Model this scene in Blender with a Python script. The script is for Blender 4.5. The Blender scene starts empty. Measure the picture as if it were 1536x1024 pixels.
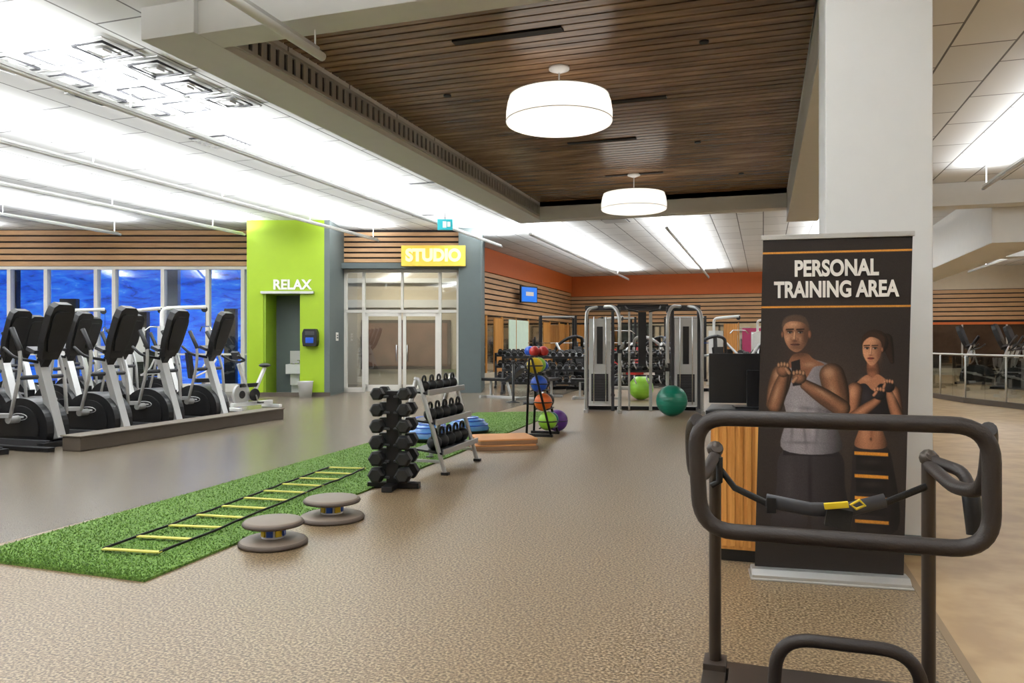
import bpy, math, random
import numpy as np
import bmesh
from mathutils import Vector, Matrix, Euler
random.seed(4)
sc = bpy.context.scene
col = sc.collection
TH = math.radians(18.15); CT = math.cos(TH); ST = math.sin(TH)
H_CEIL = 4.5
def V(x, d, z=0.0):
    """survey frame (lateral, distance) -> room frame (room axes are world axes)"""
    return Vector((x*CT-d*ST, x*ST+d*CT, z))

# ------------------------------------------------------------------ materials
def lin(c):
    r = []
    for a in c[:3]:
        a = a/255.0
        r.append(a/12.92 if a <= 0.04045 else ((a+0.055)/1.055)**2.4)
    return (r[0], r[1], r[2], 1.0)
def newmat(name):
    m = bpy.data.materials.new(name); m.use_nodes = True
    nt = m.node_tree
    return m, nt, nt.nodes['Principled BSDF']
def mat(name, rgb, rough=0.5, metal=0.0, var=0.12, vs=6.0, bump=0.0, bs=150.0, emit=0.0, ergb=None, spec=0.5):
    m, nt, p = newmat(name)
    c = lin(rgb)
    tc = nt.nodes.new('ShaderNodeTexCoord')
    if var > 0:
        n = nt.nodes.new('ShaderNodeTexNoise'); n.inputs['Scale'].default_value = vs
        n.inputs['Detail'].default_value = 4
        nt.links.new(tc.outputs['Object'], n.inputs['Vector'])
        mx = nt.nodes.new('ShaderNodeMix'); mx.data_type = 'RGBA'
        mx.inputs[6].default_value = tuple(a*(1-var) for a in c[:3])+(1,)
        mx.inputs[7].default_value = tuple(min(1, a*(1+var)) for a in c[:3])+(1,)
        nt.links.new(n.outputs['Fac'], mx.inputs[0])
        nt.links.new(mx.outputs[2], p.inputs['Base Color'])
    else:
        p.inputs['Base Color'].default_value = c
    p.inputs['Roughness'].default_value = rough
    p.inputs['Metallic'].default_value = metal
    p.inputs['Specular IOR Level'].default_value = spec
    if bump > 0:
        n2 = nt.nodes.new('ShaderNodeTexNoise'); n2.inputs['Scale'].default_value = bs
        nt.links.new(tc.outputs['Object'], n2.inputs['Vector'])
        b = nt.nodes.new('ShaderNodeBump'); b.inputs['Strength'].default_value = bump
        b.inputs['Distance'].default_value = 0.01
        nt.links.new(n2.outputs['Fac'], b.inputs['Height'])
        nt.links.new(b.outputs['Normal'], p.inputs['Normal'])
    if emit > 0:
        p.inputs['Emission Color'].default_value = lin(ergb or rgb)
        p.inputs['Emission Strength'].default_value = emit
    return m
def ramp(nt, stops):
    r = nt.nodes.new('ShaderNodeValToRGB')
    el = r.color_ramp.elements
    while len(el) < len(stops): el.new(0.5)
    for e, (p, c) in zip(el, stops):
        e.position = p; e.color = c
    return r
def speckle(name, c1, c2, c3, rough, scale, big=0.35, lo=0.86, hi=1.12):
    m, nt, p = newmat(name)
    tc = nt.nodes.new('ShaderNodeTexCoord')
    n = nt.nodes.new('ShaderNodeTexNoise'); n.inputs['Scale'].default_value = scale; n.inputs['Detail'].default_value = 3
    nt.links.new(tc.outputs['Object'], n.inputs['Vector'])
    r = ramp(nt, [(0.36, lin(c2)), (0.5, lin(c1)), (0.64, lin(c3))])
    nt.links.new(n.outputs['Fac'], r.inputs[0])
    n2 = nt.nodes.new('ShaderNodeTexNoise'); n2.inputs['Scale'].default_value = big; n2.inputs['Detail'].default_value = 5
    nt.links.new(tc.outputs['Object'], n2.inputs['Vector'])
    mr = nt.nodes.new('ShaderNodeMapRange'); mr.inputs[3].default_value = lo; mr.inputs[4].default_value = hi
    nt.links.new(n2.outputs['Fac'], mr.inputs[0])
    mx = nt.nodes.new('ShaderNodeMix'); mx.data_type = 'RGBA'; mx.blend_type = 'MULTIPLY'; mx.inputs[0].default_value = 1
    nt.links.new(r.outputs[0], mx.inputs[6]); nt.links.new(mr.outputs[0], mx.inputs[7])
    nt.links.new(mx.outputs[2], p.inputs['Base Color'])
    p.inputs['Roughness'].default_value = rough
    b = nt.nodes.new('ShaderNodeBump'); b.inputs['Strength'].default_value = 0.2; b.inputs['Distance'].default_value = 0.004
    nt.links.new(n.outputs['Fac'], b.inputs['Height']); nt.links.new(b.outputs['Normal'], p.inputs['Normal'])
    return m
def woodmat(name, c1, c2, rough, sx, sy, sz):
    m, nt, p = newmat(name)
    tc = nt.nodes.new('ShaderNodeTexCoord')
    mp = nt.nodes.new('ShaderNodeMapping'); mp.inputs['Scale'].default_value = (sx, sy, sz)
    nt.links.new(tc.outputs['Object'], mp.inputs[0])
    n = nt.nodes.new('ShaderNodeTexNoise'); n.inputs['Scale'].default_value = 1.0; n.inputs['Detail'].default_value = 6
    n.inputs['Roughness'].default_value = 0.65
    nt.links.new(mp.outputs[0], n.inputs['Vector'])
    r = ramp(nt, [(0.3, lin(c1)), (0.7, lin(c2))])
    nt.links.new(n.outputs['Fac'], r.inputs[0]); nt.links.new(r.outputs[0], p.inputs['Base Color'])
    p.inputs['Roughness'].default_value = rough
    return m
def glassmat(name, tint=(1, 1, 1), gl=0.12):
    m = bpy.data.materials.new(name); m.use_nodes = True
    nt = m.node_tree; nt.nodes.clear()
    o = nt.nodes.new('ShaderNodeOutputMaterial')
    t = nt.nodes.new('ShaderNodeBsdfTransparent'); t.inputs[0].default_value = tint+(1,)
    g = nt.nodes.new('ShaderNodeBsdfGlossy'); g.inputs['Roughness'].default_value = 0.02
    x = nt.nodes.new('ShaderNodeMixShader'); x.inputs[0].default_value = gl
    nt.links.new(t.outputs[0], x.inputs[1]); nt.links.new(g.outputs[0], x.inputs[2]); nt.links.new(x.outputs[0], o.inputs[0])
    return m

M_floor = speckle('rubber_floor_tan', (127, 106, 79), (82, 64, 44), (172, 150, 118), 0.42, 75, 0.4, 0.84, 1.1)
M_floorL = speckle('rubber_floor_taupe', (110, 99, 84), (92, 82, 68), (128, 116, 100), 0.25, 100)
M_floorR = speckle('vinyl_floor_beige', (170, 140, 99), (158, 127, 88), (180, 151, 110), 0.4, 3.5)
M_turf = speckle('artificial_turf', (94, 130, 50), (66, 100, 34), (122, 158, 70), 0.9, 55, 1.2)
M_white = mat('white_paint', (222, 223, 222), 0.6, var=0.03)
M_beam = mat('beam_paint', (214, 214, 212), 0.6, var=0.04)
M_wallw = mat('wall_cream', (200, 186, 162), 0.7, var=0.05)
M_green = mat('lime_wall_paint', (150, 180, 26), 0.55, var=0.04)
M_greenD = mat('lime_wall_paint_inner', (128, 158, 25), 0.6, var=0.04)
M_greyw = mat('slate_wall_paint', (90, 100, 100), 0.6, var=0.05)
M_orange = mat('orange_wall_paint', (206, 104, 44), 0.6, var=0.05)
M_slat = woodmat('tan_slat_wood', (180, 138, 96), (204, 162, 118), 0.5, 1.5, 1.5, 14)
M_gap = mat('slat_gap_dark', (36, 28, 24), 0.8)
M_black = mat('black_plastic', (22, 22, 24), 0.38, var=0.2)
M_blackm = mat('black_powdercoat', (34, 33, 34), 0.42, metal=0.3, var=0.15)
M_rubber = mat('black_rubber', (20, 20, 20), 0.55, var=0.2, bump=0.2)
M_dgrey = mat('dark_grey_plastic', (58, 58, 62), 0.45)
M_silver = mat('silver_paint', (186, 186, 185), 0.3, metal=0.5, var=0.05)
M_chrome = mat('chrome', (215, 215, 215), 0.15, metal=1.0, var=0.02)
M_alu = mat('aluminium', (196, 196, 194), 0.35, metal=0.7, var=0.04)
M_frame = mat('window_frame_white', (218, 214, 206), 0.5, var=0.03)
M_lgrey = mat('light_grey_panel', (200, 200, 198), 0.5, var=0.04)
M_brownbar = mat('bronze_foam_grip', (46, 38, 34), 0.5, var=0.15, bump=0.15)
M_browntub = mat('bronze_powdercoat', (72, 63, 56), 0.4, metal=0.4, var=0.12)
M_yellow = mat('yellow_plastic', (226, 196, 40), 0.45)
M_rung = mat('yellow_ladder_rung', (200, 196, 84), 0.6)
M_blue = mat('blue_vinyl', (34, 84, 190), 0.35)
M_bosu = mat('bosu_blue_dome', (84, 132, 190), 0.25)
M_red = mat('red_vinyl', (180, 44, 38), 0.4)
M_oran = mat('orange_vinyl', (222, 104, 36), 0.4)
M_lime = mat('lime_vinyl', (145, 200, 58), 0.35)
M_teal = mat('teal_vinyl', (18, 116, 94), 0.3)
M_purple = mat('purple_vinyl', (100, 56, 140), 0.4)
M_pink = mat('pink_panel', (180, 56, 104), 0.5)
M_disc = mat('grey_disc_board', (126, 112, 100), 0.55, var=0.15)
M_discd = mat('disc_rim', (86, 74, 66), 0.6)
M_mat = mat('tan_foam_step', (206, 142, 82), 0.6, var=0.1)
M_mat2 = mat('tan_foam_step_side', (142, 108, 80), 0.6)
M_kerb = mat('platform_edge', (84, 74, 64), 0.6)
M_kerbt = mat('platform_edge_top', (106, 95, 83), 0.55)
M_trim = mat('floor_transition_strip', (134, 112, 84), 0.5)
M_cab = woodmat('orange_cabinet_wood', (184, 118, 48), (226, 164, 86), 0.45, 30, 30, 1.2)
M_mirror = mat('mirror_glass', (215, 208, 196), 0.04, metal=1.0, var=0.0)
M_mirrord = mat('dark_tinted_glass', (74, 56, 44), 0.1, metal=0.3, var=0.3)
M_glass = glassmat('clear_glass', (0.93, 0.96, 0.95), 0.14)
M_railglass = glassmat('rail_glass', (0.66, 0.68, 0.64), 0.22)
M_shade = mat('lamp_shade_fabric', (255, 250, 242), 0.7, var=0, emit=1.1, ergb=(255, 248, 238))
M_screen = mat('tv_screen_blue', (30, 110, 220), 0.2, emit=0.5, ergb=(50, 130, 235))
M_exit = mat('exit_sign_teal', (20, 150, 160), 0.4, emit=0.4)
M_text = mat('print_white', (240, 236, 230), 0.5, var=0)
M_signy = mat('yellow_sign', (226, 190, 70), 0.5, emit=0.25, ergb=(235, 190, 70))
M_signd = mat('yellow_sign_letters', (255, 240, 170), 0.5, emit=0.6)

def ceilmat(name, base, mort, bw, rh, ms, rot=0):
    m, nt, p = newmat(name)
    tc = nt.nodes.new('ShaderNodeTexCoord')
    mp = nt.nodes.new('ShaderNodeMapping'); mp.inputs['Rotation'].default_value = (0, 0, rot)
    nt.links.new(tc.outputs['Object'], mp.inputs[0])
    b = nt.nodes.new('ShaderNodeTexBrick')
    b.inputs['Color1'].default_value = lin(base); b.inputs['Color2'].default_value = lin(tuple(int(c*0.96) for c in base))
    b.inputs['Mortar'].default_value = lin(mort)
    b.inputs['Scale'].default_value = 1.0; b.inputs['Mortar Size'].default_value = ms
    b.inputs['Mortar Smooth'].default_value = 0.2
    b.inputs['Brick Width'].default_value = bw; b.inputs['Row Height'].default_value = rh
    b.offset = 0.5
    nt.links.new(mp.outputs[0], b.inputs['Vector'])
    nt.links.new(b.outputs['Color'], p.inputs['Base Color'])
    p.inputs['Roughness'].default_value = 0.75
    bm_ = nt.nodes.new('ShaderNodeBump'); bm_.inputs['Strength'].default_value = 0.5; bm_.inputs['Distance'].default_value = 0.01
    bm_.invert = True
    nt.links.new(b.outputs['Fac'], bm_.inputs['Height']); nt.links.new(bm_.outputs['Normal'], p.inputs['Normal'])
    return m
M_ceil = ceilmat('ceiling_tiles', (226, 227, 227), (112, 111, 110), 1.3, 0.62, 0.013, math.pi/2)

def woodceil():
    m, nt, p = newmat('walnut_slats')
    tc = nt.nodes.new('ShaderNodeTexCoord')
    mp = nt.nodes.new('ShaderNodeMapping'); mp.inputs['Scale'].default_value = (0.9, 6.2, 1)
    nt.links.new(tc.outputs['Object'], mp.inputs[0])
    n = nt.nodes.new('ShaderNodeTexNoise'); n.inputs['Scale'].default_value = 1; n.inputs['Detail'].default_value = 5
    nt.links.new(mp.outputs[0], n.inputs['Vector'])
    r = ramp(nt, [(0.3, lin((98, 73, 52))), (0.55, lin((134, 104, 76))), (0.75, lin((166, 134, 102)))])
    nt.links.new(n.outputs['Fac'], r.inputs[0]); nt.links.new(r.outputs[0], p.inputs['Base Color'])
    p.inputs['Roughness'].default_value = 0.27
    return m
M_wceil = woodceil()

# ------------------------------------------------------------------ mesh builder
class B:
    def __init__(s):
        s.v = []; s.f = []; s.mi = []; s.sm = []; s.mats = []; s.T = Matrix.Identity(4)
    def m(s, m):
        if m not in s.mats: s.mats.append(m)
        return s.mats.index(m)
    def add(s, vs, fs, m, smooth=False):
        o = len(s.v); i = s.m(m)
        for p in vs: s.v.append(tuple(s.T @ Vector(p)))
        for f in fs:
            s.f.append(tuple(a+o for a in f)); s.mi.append(i); s.sm.append(smooth)
    def b6(s, x0, x1, y0, y1, z0, z1, m):
        vs = [(x, y, z) for x in (x0, x1) for y in (y0, y1) for z in (z0, z1)]
        s.add(vs, [(0, 1, 3, 2), (4, 6, 7, 5), (0, 4, 5, 1), (2, 3, 7, 6), (0, 2, 6, 4), (1, 5, 7, 3)], m)
    def box(s, c, size, m, rot=(0, 0, 0)):
        R = Euler(rot).to_matrix(); c = Vector(c)
        vs = [tuple(c + R @ Vector((x*size[0]/2, y*size[1]/2, z*size[2]/2))) for x in (-1, 1) for y in (-1, 1) for z in (-1, 1)]
        s.add(vs, [(0, 1, 3, 2), (4, 6, 7, 5), (0, 4, 5, 1), (2, 3, 7, 6), (0, 2, 6, 4), (1, 5, 7, 3)], m)
    def beam(s, p, q, w, h, m, up=(0, 0, 1)):
        p = Vector(p); q = Vector(q); d = (q-p).normalized(); up = Vector(up)
        if abs(d.dot(up)) > 0.98: up = Vector((0, 1, 0))
        a = d.cross(up).normalized(); b = a.cross(d).normalized()
        vs = []
        for e in (p, q):
            for i, j in ((-1, -1), (1, -1), (1, 1), (-1, 1)):
                vs.append(tuple(e+a*i*w/2+b*j*h/2))
        s.add(vs, [(0, 1, 2, 3), (7, 6, 5, 4), (0, 4, 5, 1), (1, 5, 6, 2), (2, 6, 7, 3), (3, 7, 4, 0)], m)
    def cyl(s, p, q, r, m, r2=None, n=16, smooth=True):
        p = Vector(p); q = Vector(q); d = (q-p).normalized(); r2 = r if r2 is None else r2
        up = Vector((0, 0, 1)) if abs(d.z) < 0.95 else Vector((1, 0, 0))
        a = d.cross(up).normalized(); b = a.cross(d)
        vs = []
        for e, rr in ((p, r), (q, r2)):
            for i in range(n):
                t = 2*math.pi*i/n
                vs.append(tuple(e+(a*math.cos(t)+b*math.sin(t))*rr))
        s.add(vs, [(i, (i+1) % n, n+(i+1) % n, n+i) for i in range(n)], m, smooth)
        s.add(vs[:n], [tuple(range(n))], m); s.add(vs[n:], [tuple(range(n))], m)
    def tube(s, pts, r, m, n=10, closed=False, fil=0.0, seg=5, flat=1.0):
        P = [Vector(p) for p in pts]
        if fil > 0:
            Q = []; N = len(P)
            for i in range(N):
                if not closed and i in (0, N-1): Q.append(P[i]); continue
                a = P[i-1]-P[i]; b = P[(i+1) % N]-P[i]
                fa = min(fil, a.length*0.48); fb = min(fil, b.length*0.48)
                A = P[i]+a.normalized()*fa; Bq = P[i]+b.normalized()*fb
                for k in range(seg+1):
                    t = k/seg
                    Q.append(A*(1-t)**2+P[i]*2*t*(1-t)+Bq*t*t)
            P = Q
        N = len(P); rings = []; a = None
        for i in range(N):
            if closed: d = (P[(i+1) % N]-P[i-1]).normalized()
            else: d = (P[min(i+1, N-1)]-P[max(i-1, 0)]).normalized()
            if a is None:
                up = Vector((0, 0, 1)) if abs(d.z) < 0.9 else Vector((1, 0, 0))
                a = d.cross(up).normalized()
            else:
                a = (a-d*a.dot(d)).normalized()
            b = d.cross(a)
            rings.append([tuple(P[i]+(a*math.cos(2*math.pi*k/n)*flat+b*math.sin(2*math.pi*k/n))*r) for k in range(n)])
        vs = [p for rg in rings for p in rg]; fs = []
        for i in range(N if closed else N-1):
            j = (i+1) % N
            for k in range(n):
                l = (k+1) % n
                fs.append((i*n+k, i*n+l, j*n+l, j*n+k))
        s.add(vs, fs, m, True)
        if not closed:
            s.add(rings[0], [tuple(range(n))], m); s.add(rings[-1], [tuple(range(n))], m)
    def lathe(s, prof, c, m, n=32, R=None, smooth=True):
        R = R or Matrix.Identity(3); c = Vector(c); vs = []; fs = []
        K = len(prof)
        for r, z in prof:
            for i in range(n):
                t = 2*math.pi*i/n
                vs.append(tuple(c+R @ Vector((r*math.cos(t), r*math.sin(t), z))))
        for k in range(K-1):
            for i in range(n):
                j = (i+1) % n
                fs.append((k*n+i, k*n+j, (k+1)*n+j, (k+1)*n+i))
        s.add(vs, fs, m, smooth)
    def ball(s, c, r, m, n=24, sc=(1, 1, 1)):
        K = n//2
        c = Vector(c); vs = []; fs = []
        for k in range(K+1):
            ph = math.pi*k/K
            for i in range(n):
                t = 2*math.pi*i/n
                vs.append((c.x+r*sc[0]*math.sin(ph)*math.cos(t), c.y+r*sc[1]*math.sin(ph)*math.sin(t), c.z+r*sc[2]*math.cos(ph)))
        for k in range(K):
            for i in range(n):
                j = (i+1) % n
                fs.append((k*n+i, k*n+j, (k+1)*n+j, (k+1)*n+i))
        s.add(vs, fs, m, True)
    def prism(s, poly, y0, y1, m, ax='xz', smooth=False):
        n = len(poly)
        def mk(a, b, y):
            return (a, y, b) if ax == 'xz' else ((a, b, y) if ax == 'xy' else (y, a, b))
        vs = [mk(a, b, y0) for a, b in poly]+[mk(a, b, y1) for a, b in poly]
        s.add(vs, [(i, (i+1) % n, n+(i+1) % n, n+i) for i in range(n)], m, smooth)
        s.add(vs[:n], [tuple(range(n))], m); s.add(vs[n:], [tuple(range(n))], m)
    def done(s, name, loc=(0, 0, 0), rz=0.0, bev=0.0, parent=None):
        me = bpy.data.meshes.new(name)
        me.from_pydata(s.v, [], s.f)
        for i, p in enumerate(me.polygons):
            p.material_index = s.mi[i]; p.use_smooth = s.sm[i]
        bm = bmesh.new(); bm.from_mesh(me)
        bmesh.ops.remove_doubles(bm, verts=bm.verts, dist=1e-5)
        bmesh.ops.recalc_face_normals(bm, faces=bm.faces)
        bm.to_mesh(me); bm.free()
        for m in s.mats: me.materials.append(m)
        ob = bpy.data.objects.new(name, me); col.objects.link(ob)
        ob.location = loc; ob.rotation_euler = (0, 0, rz)
        if bev > 0:
            md = ob.modifiers.new('bevel', 'BEVEL'); md.width = bev; md.segments = 2
            md.limit_method = 'ANGLE'; md.angle_limit = math.radians(40)
        if parent: ob.parent = parent
        return ob
def copy(ob, loc, rz):
    o = bpy.data.objects.new(ob.name.split('.')[0], ob.data); col.objects.link(o)
    o.location = loc; o.rotation_euler = (0, 0, rz)
    for md in ob.modifiers:
        n = o.modifiers.new(md.name, md.type); n.width = md.width; n.segments = md.segments
        n.limit_method = md.limit_method; n.angle_limit = md.angle_limit
    return o
def text(name, body, h, w, loc, rot, m, parent, ext=0.002, bold=0.0):
    cu = bpy.data.curves.new(name, 'FONT'); cu.body = body; cu.size = 1.0
    cu.align_x = 'CENTER'; cu.align_y = 'CENTER'; cu.extrude = 0.5; cu.offset = bold
    o = bpy.data.objects.new(name, cu); col.objects.link(o); cu.materials.append(m)
    bpy.context.view_layer.update()
    d = o.dimensions
    o.scale = (w/max(d.x, 1e-3), h/max(d.y, 1e-3), ext)
    o.location = loc; o.rotation_euler = rot; o.parent = parent
    return o

# ------------------------------------------------------------------ room shell
U0, U1, V0, V1 = -25.6, 12.5, -5.0, 35.9
def slab(name, x0, x1, y0, y1, z0, z1, m):
    b = B(); b.b6(x0, x1, y0, y1, z0, z1, m); return b.done(name)
b = B()
b.b6(-5.03, 0.83, V0, V1+0.3, -0.1, 0, M_floor)
b.b6(U0, -5.03, V0, V1+0.3, -0.1, 0, M_floorL)
b.b6(0.83, U1, V0, V1+0.3, -0.1, 0, M_floorR)
b.done('floor')
slab('trim_1', 0.81, 0.85, V0+0.05, V1-0.15, 0.0, 0.003, M_trim)
WU0, WU1, WV0, WV1 = -4.9, 0.47, 6.1, 17.0
b = B()
for (x0, x1, y0, y1) in ((U0, WU0, V0, V1+.3), (WU1, U1, V0, V1+.3), (WU0, WU1, V0, WV0), (WU0, WU1, WV1, V1+.3)):
    b.b6(x0, x1, y0, y1, H_CEIL, H_CEIL+0.15, M_ceil)
b.done('ceiling')
b = B()
b.b6(WU0, WU1, WV0, WV1, 4.66, 4.72, M_gap)
y = WV0+0.01
while y < WV1-0.1:
    b.b6(WU0, WU1, y, y+0.130, 4.60, 4.665, M_wceil); y += 0.160
b.b6(-3.15, -1.95, 7.55, 7.66, 4.585, 4.61, M_gap)
for (u, v) in ((-2.3, 10.1), (-3.0, 12.0), (-2.9, 14.6)):
    b.b6(u, u+1.1, v, v+0.1, 4.585, 4.61, M_gap)
for (u, v) in ((-0.6, 8.4), (-3.9, 9.2), (-1.0, 12.6), (-0.4, 15.2)):
    b.cyl((u, v, 4.58), (u, v, 4.6), 0.05, M_gap, n=12)
b.done('ceiling_timber_bay')
b = B()
b.b6(-5.5, -4.9, 5.7, 17.4, 4.2, 4.75, M_beam)
b.b6(-4.9, 0.47, 5.75, 6.1, 4.2, 4.75, M_beam)
b.b6(0.47, 1.1, 5.6, 17.4, 3.95, 4.75, M_beam)
b.b6(-4.9, 0.47, 17.0, 17.4, 4.2, 4.75, M_beam)
b.b6(1.1, U1, 16.9, 17.4, 4.05, 4.5, M_beam)
b.b6(-4.905, -4.87, 6.15, 16.9, 4.27, 4.31, M_alu)
b.b6(-4.905, -4.87, 6.15, 16.9, 4.49, 4.53, M_alu)
b.b6(-4.905, -4.895, 6.15, 16.9, 4.31, 4.49, M_dgrey)
y = 6.2
while y < 16.9:
    b.b6(-4.9, -4.872, y, y+0.09, 4.30, 4.50, M_alu); y += 0.15
b.done('ceiling_beam', bev=0.01)
b = B()
b.b6(4.3, 5.3, 17.4, V1, 3.35, 4.5, M_beam)
b.b6(5.3, U1, 24.0, 24.6, 3.7, 4.5, M_beam)
b.done('ceiling_soffit_beam', bev=0.01)
b = B()
b.b6(0.40, 1.05, 5.6, 6.25, 0, 4.2, M_white)
b.b6(0.385, 1.065, 5.585, 6.265, 0, 0.13, M_greyw)
b.done('structural_column', bev=0.006)
slab('wall_rear', U0, U1, V0-0.2, V0, 0, H_CEIL, M_wallw)
slab('wall_left', U0-0.2, U0, V0, V1, 0, H_CEIL, M_wallw)
slab('wall_right', U1, U1+0.2, V0, V1, 0, H_CEIL, M_wallw)

def slats(b, x0, x1, y, z0, z1, n, depth=0.05, ax='y', sgn=-1):
    h = (z1-z0)/n
    for i in range(n):
        a = z0+i*h+0.024; c = z0+(i+1)*h-0.024
        if ax == 'y': b.b6(x0, x1, min(y, y+sgn*depth), max(y, y+sgn*depth), a, c, M_slat)
        else: b.b6(min(y, y+sgn*depth), max(y, y+sgn*depth), x0, x1, a, c, M_slat)
b = B()
b.b6(-9.0, U1, V1, V1+0.2, 0, H_CEIL, M_gap)
b.b6(-8.8, 4.3, V1-0.08, V1, 3.55, H_CEIL, M_orange)
b.b6(4.3, U1, V1-0.08, V1, 3.55, H_CEIL, M_wallw)
slats(b, -8.8, U1, V1, 2.27, 3.55, 7)
b.b6(-8.8, U1, V1-0.06, V1, 0, 0.3, M_wallw)
b.b6(-8.8, 3.6, V1-0.03, V1, 0.3, 2.22, M_mirror)
b.b6(3.9, 12.0, V1-0.03, V1, 0.0, 2.1, M_mirrord)
for x in (4.6, 6.2, 7.8, 9.4, 11.0): b.b6(x-0.03, x+0.03, V1-0.06, V1, 0.0, 2.1, M_alu)
b.b6(3.6, 12.4, V1-0.10, V1, 2.1, 2.2, M_orange)
x = -8.8
while x < 3.6:
    b.b6(x-0.03, x+0.03, V1-0.05, V1, 0.3, 2.25, M_cab); x += 1.55
for (a, c) in ((-8.7, -7.6), (-1.7, -1.1), (0.2, 1.0)): b.b6(a, c, V1-0.08, V1-0.02, 0.3, 2.2, M_cab)
b.b6(-3.2, -2.2, V1-0.07, V1-0.02, 0.0, 2.1, M_wallw)
b.b6(-0.9, -0.1, V1-0.09, V1-0.02, 0.9, 2.0, M_pink)
b.done('wall_back')
b = B()
b.b6(-9.0, -8.8, 22.3, V1, 0, H_CEIL, M_gap)
b.b6(-8.8, -8.72, 22.3, V1-0.1, 3.72, H_CEIL, M_orange)
slats(b, 22.3, V1-0.1, -8.8, 2.27, 3.72, 8, ax='x', sgn=1)
b.b6(-8.8, -8.76, 22.3, V1-0.1, 0, 0.35, M_wallw)
b.b6(-8.8, -8.77, 22.3, V1-0.1, 0.35, 2.25, M_mirror)
b.b6(-8.79, -8.75, 26.4, 28.8, 0.9, 2.2, mat('pale_window_panel', (196, 214, 196), 0.4, emit=0.25))
for v in (24.8, 31.0, 33.6): b.b6(-8.79, -8.74, v, v+0.9, 0.35, 2.2, M_cab)
y = 22.4
while y < V1:
    b.b6(-8.8, -8.74, y-0.025, y+0.025, 0.35, 2.27, M_cab); y += 1.6
b.done('wall_side')

# window wall (survey frame)
b = B()
X0, X1, D = -20.0, -6.78, 21.3
b.b6(X0, X1, D, D+0.15, 3.47, H_CEIL, M_gap)
slats(b, X0, X1, D, 3.47, H_CEIL, 6)
b.b6(X0, X1, D-0.04, D+0.2, 3.40, 3.48, M_frame)
b.b6(X0, X1, D-0.04, D+0.2, 0.0, 0.22, M_frame)
b.done('wall_windows', rz=TH)
b = B()
for px in (-330, -250, -190, -110, -60, 15, 70, 145, 172, 245, 312, 365):
    x = (px-768)/1150*D
    b.b6(x-0.05, x+0.05, D-0.06, D+0.12, 0.22, 3.40, M_frame)
b.b6(X0, X1, D-0.02, D+0.1, 1.02, 1.07, M_frame)
b.b6(X0, X1, D+0.04, D+0.05, 0.22, 3.40, M_glass)
b.done('window_1', rz=TH)
m, nt, p = newmat('blue_glow_cladding')
tc = nt.nodes.new('ShaderNodeTexCoord')
mp = nt.nodes.new('ShaderNodeMapping'); mp.inputs['Scale'].default_value = (0.9, 0.9, 3.4)
nt.links.new(tc.outputs['Object'], mp.inputs[0])
n = nt.nodes.new('ShaderNodeTexNoise'); n.inputs['Scale'].default_value = 1.3; n.inputs['Detail'].default_value = 10; n.inputs['Distortion'].default_value = 0.8
n.inputs['Roughness'].default_value = 0.75
nt.links.new(mp.outputs[0], n.inputs['Vector'])
r = ramp(nt, [(0.32, lin((12, 34, 100))), (0.42, lin((20, 78, 205))), (0.56, lin((40, 122, 245))), (0.72, lin((140, 190, 255)))])
nt.links.new(n.outputs['Fac'], r.inputs[0]); nt.links.new(r.outputs[0], p.inputs['Base Color'])
nt.links.new(r.outputs[0], p.inputs['Emission Color']); p.inputs['Emission Strength'].default_value = 1.15  # blue lighting put into the wall material as glow, no lamps shine on it
M_bluewall = m
b = B()
b.b6(X0, X1+0.6, 24.0, 24.1, 0, H_CEIL, M_bluewall)
for i, (px, w, h) in enumerate(((28, 0.25, 3.6), (110, 0.5, 2.7), (215, 0.5, 2.3), (262, 0.45, 3.6), (350, 0.35, 2.4), (-80, 0.5, 3.6))):
    x = (px-768)/1150*23.6
    b.b6(x-w/2, x+w/2, 23.3, 23.5, 0, h, (M_black, M_dgrey, M_black, M_lgrey, M_black, M_dgrey)[i])
b.done('wall_blue_cladding', rz=TH)

# green block (survey frame)
b = B()
b.b6(-6.78, -4.80, 19.6, 21.5, 2.63, H_CEIL, M_green)
b.b6(-6.78, -6.36, 19.6, 21.5, 0, 2.63, M_green)
b.b6(-5.42, -4.80, 19.6, 21.5, 0, 2.63, M_green)
b.b6(-6.36, -5.42, 20.5, 21.5, 0, 2.63, M_greyw)
b.b6(-6.36, -6.30, 19.62, 20.5, 0, 2.63, M_greenD)
b.b6(-4.80, -4.66, 19.6, 21.6, 0, H_CEIL, M_greyw)
b.b6(-6.40, -5.05, 19.5, 19.6, 2.62, 2.68, M_alu)
b.b6(-6.80, -4.64, 19.57, 19.6, 0, 0.1, M_kerb)
gw = b.done('wall_green', rz=TH)
text('lettering', 'RELAX', 0.26, 0.98, (-5.62, 19.58, 2.84), (math.pi/2, 0, 0), M_text, gw, 0.02, 0.03)
b = B()
b.b6(-0.2, 0.2, -0.35, 0, 0.55, 0.80, M_lgrey); b.b6(-0.17, 0.17, -0.05, 0, 0.80, 1.15, M_alu)
b.b6(-0.12, 0.12, -0.2, -0.04, 0.25, 0.55, M_lgrey); b.cyl((0, -0.22, 0.80), (0, -0.22, 0.83), 0.11, M_chrome)
b.tube([(0.1, -0.1, 0.8), (0.1, -0.12, 0.9), (0.06, -0.18, 0.9)], 0.012, M_chrome)
b.b6(-0.14, 0.14, -0.04, 0, 0, 0.25, M_lgrey)
b.done('drinking_fountain', V(-5.75, 20.5), TH, bev=0.015)
b = B()
b.prism([(-0.17, 1.28), (0.17, 1.28), (0.19, 1.4), (0.19, 1.62), (0.15, 1.72), (-0.15, 1.72), (-0.19, 1.62), (-0.19, 1.4)], -0.22, 0, M_black)
b.b6(-0.1, 0.1, -0.24, -0.2, 1.36, 1.5, M_blue); b.b6(-0.12, 0.12, -0.225, -0.2, 1.56, 1.66, M_dgrey)
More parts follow.
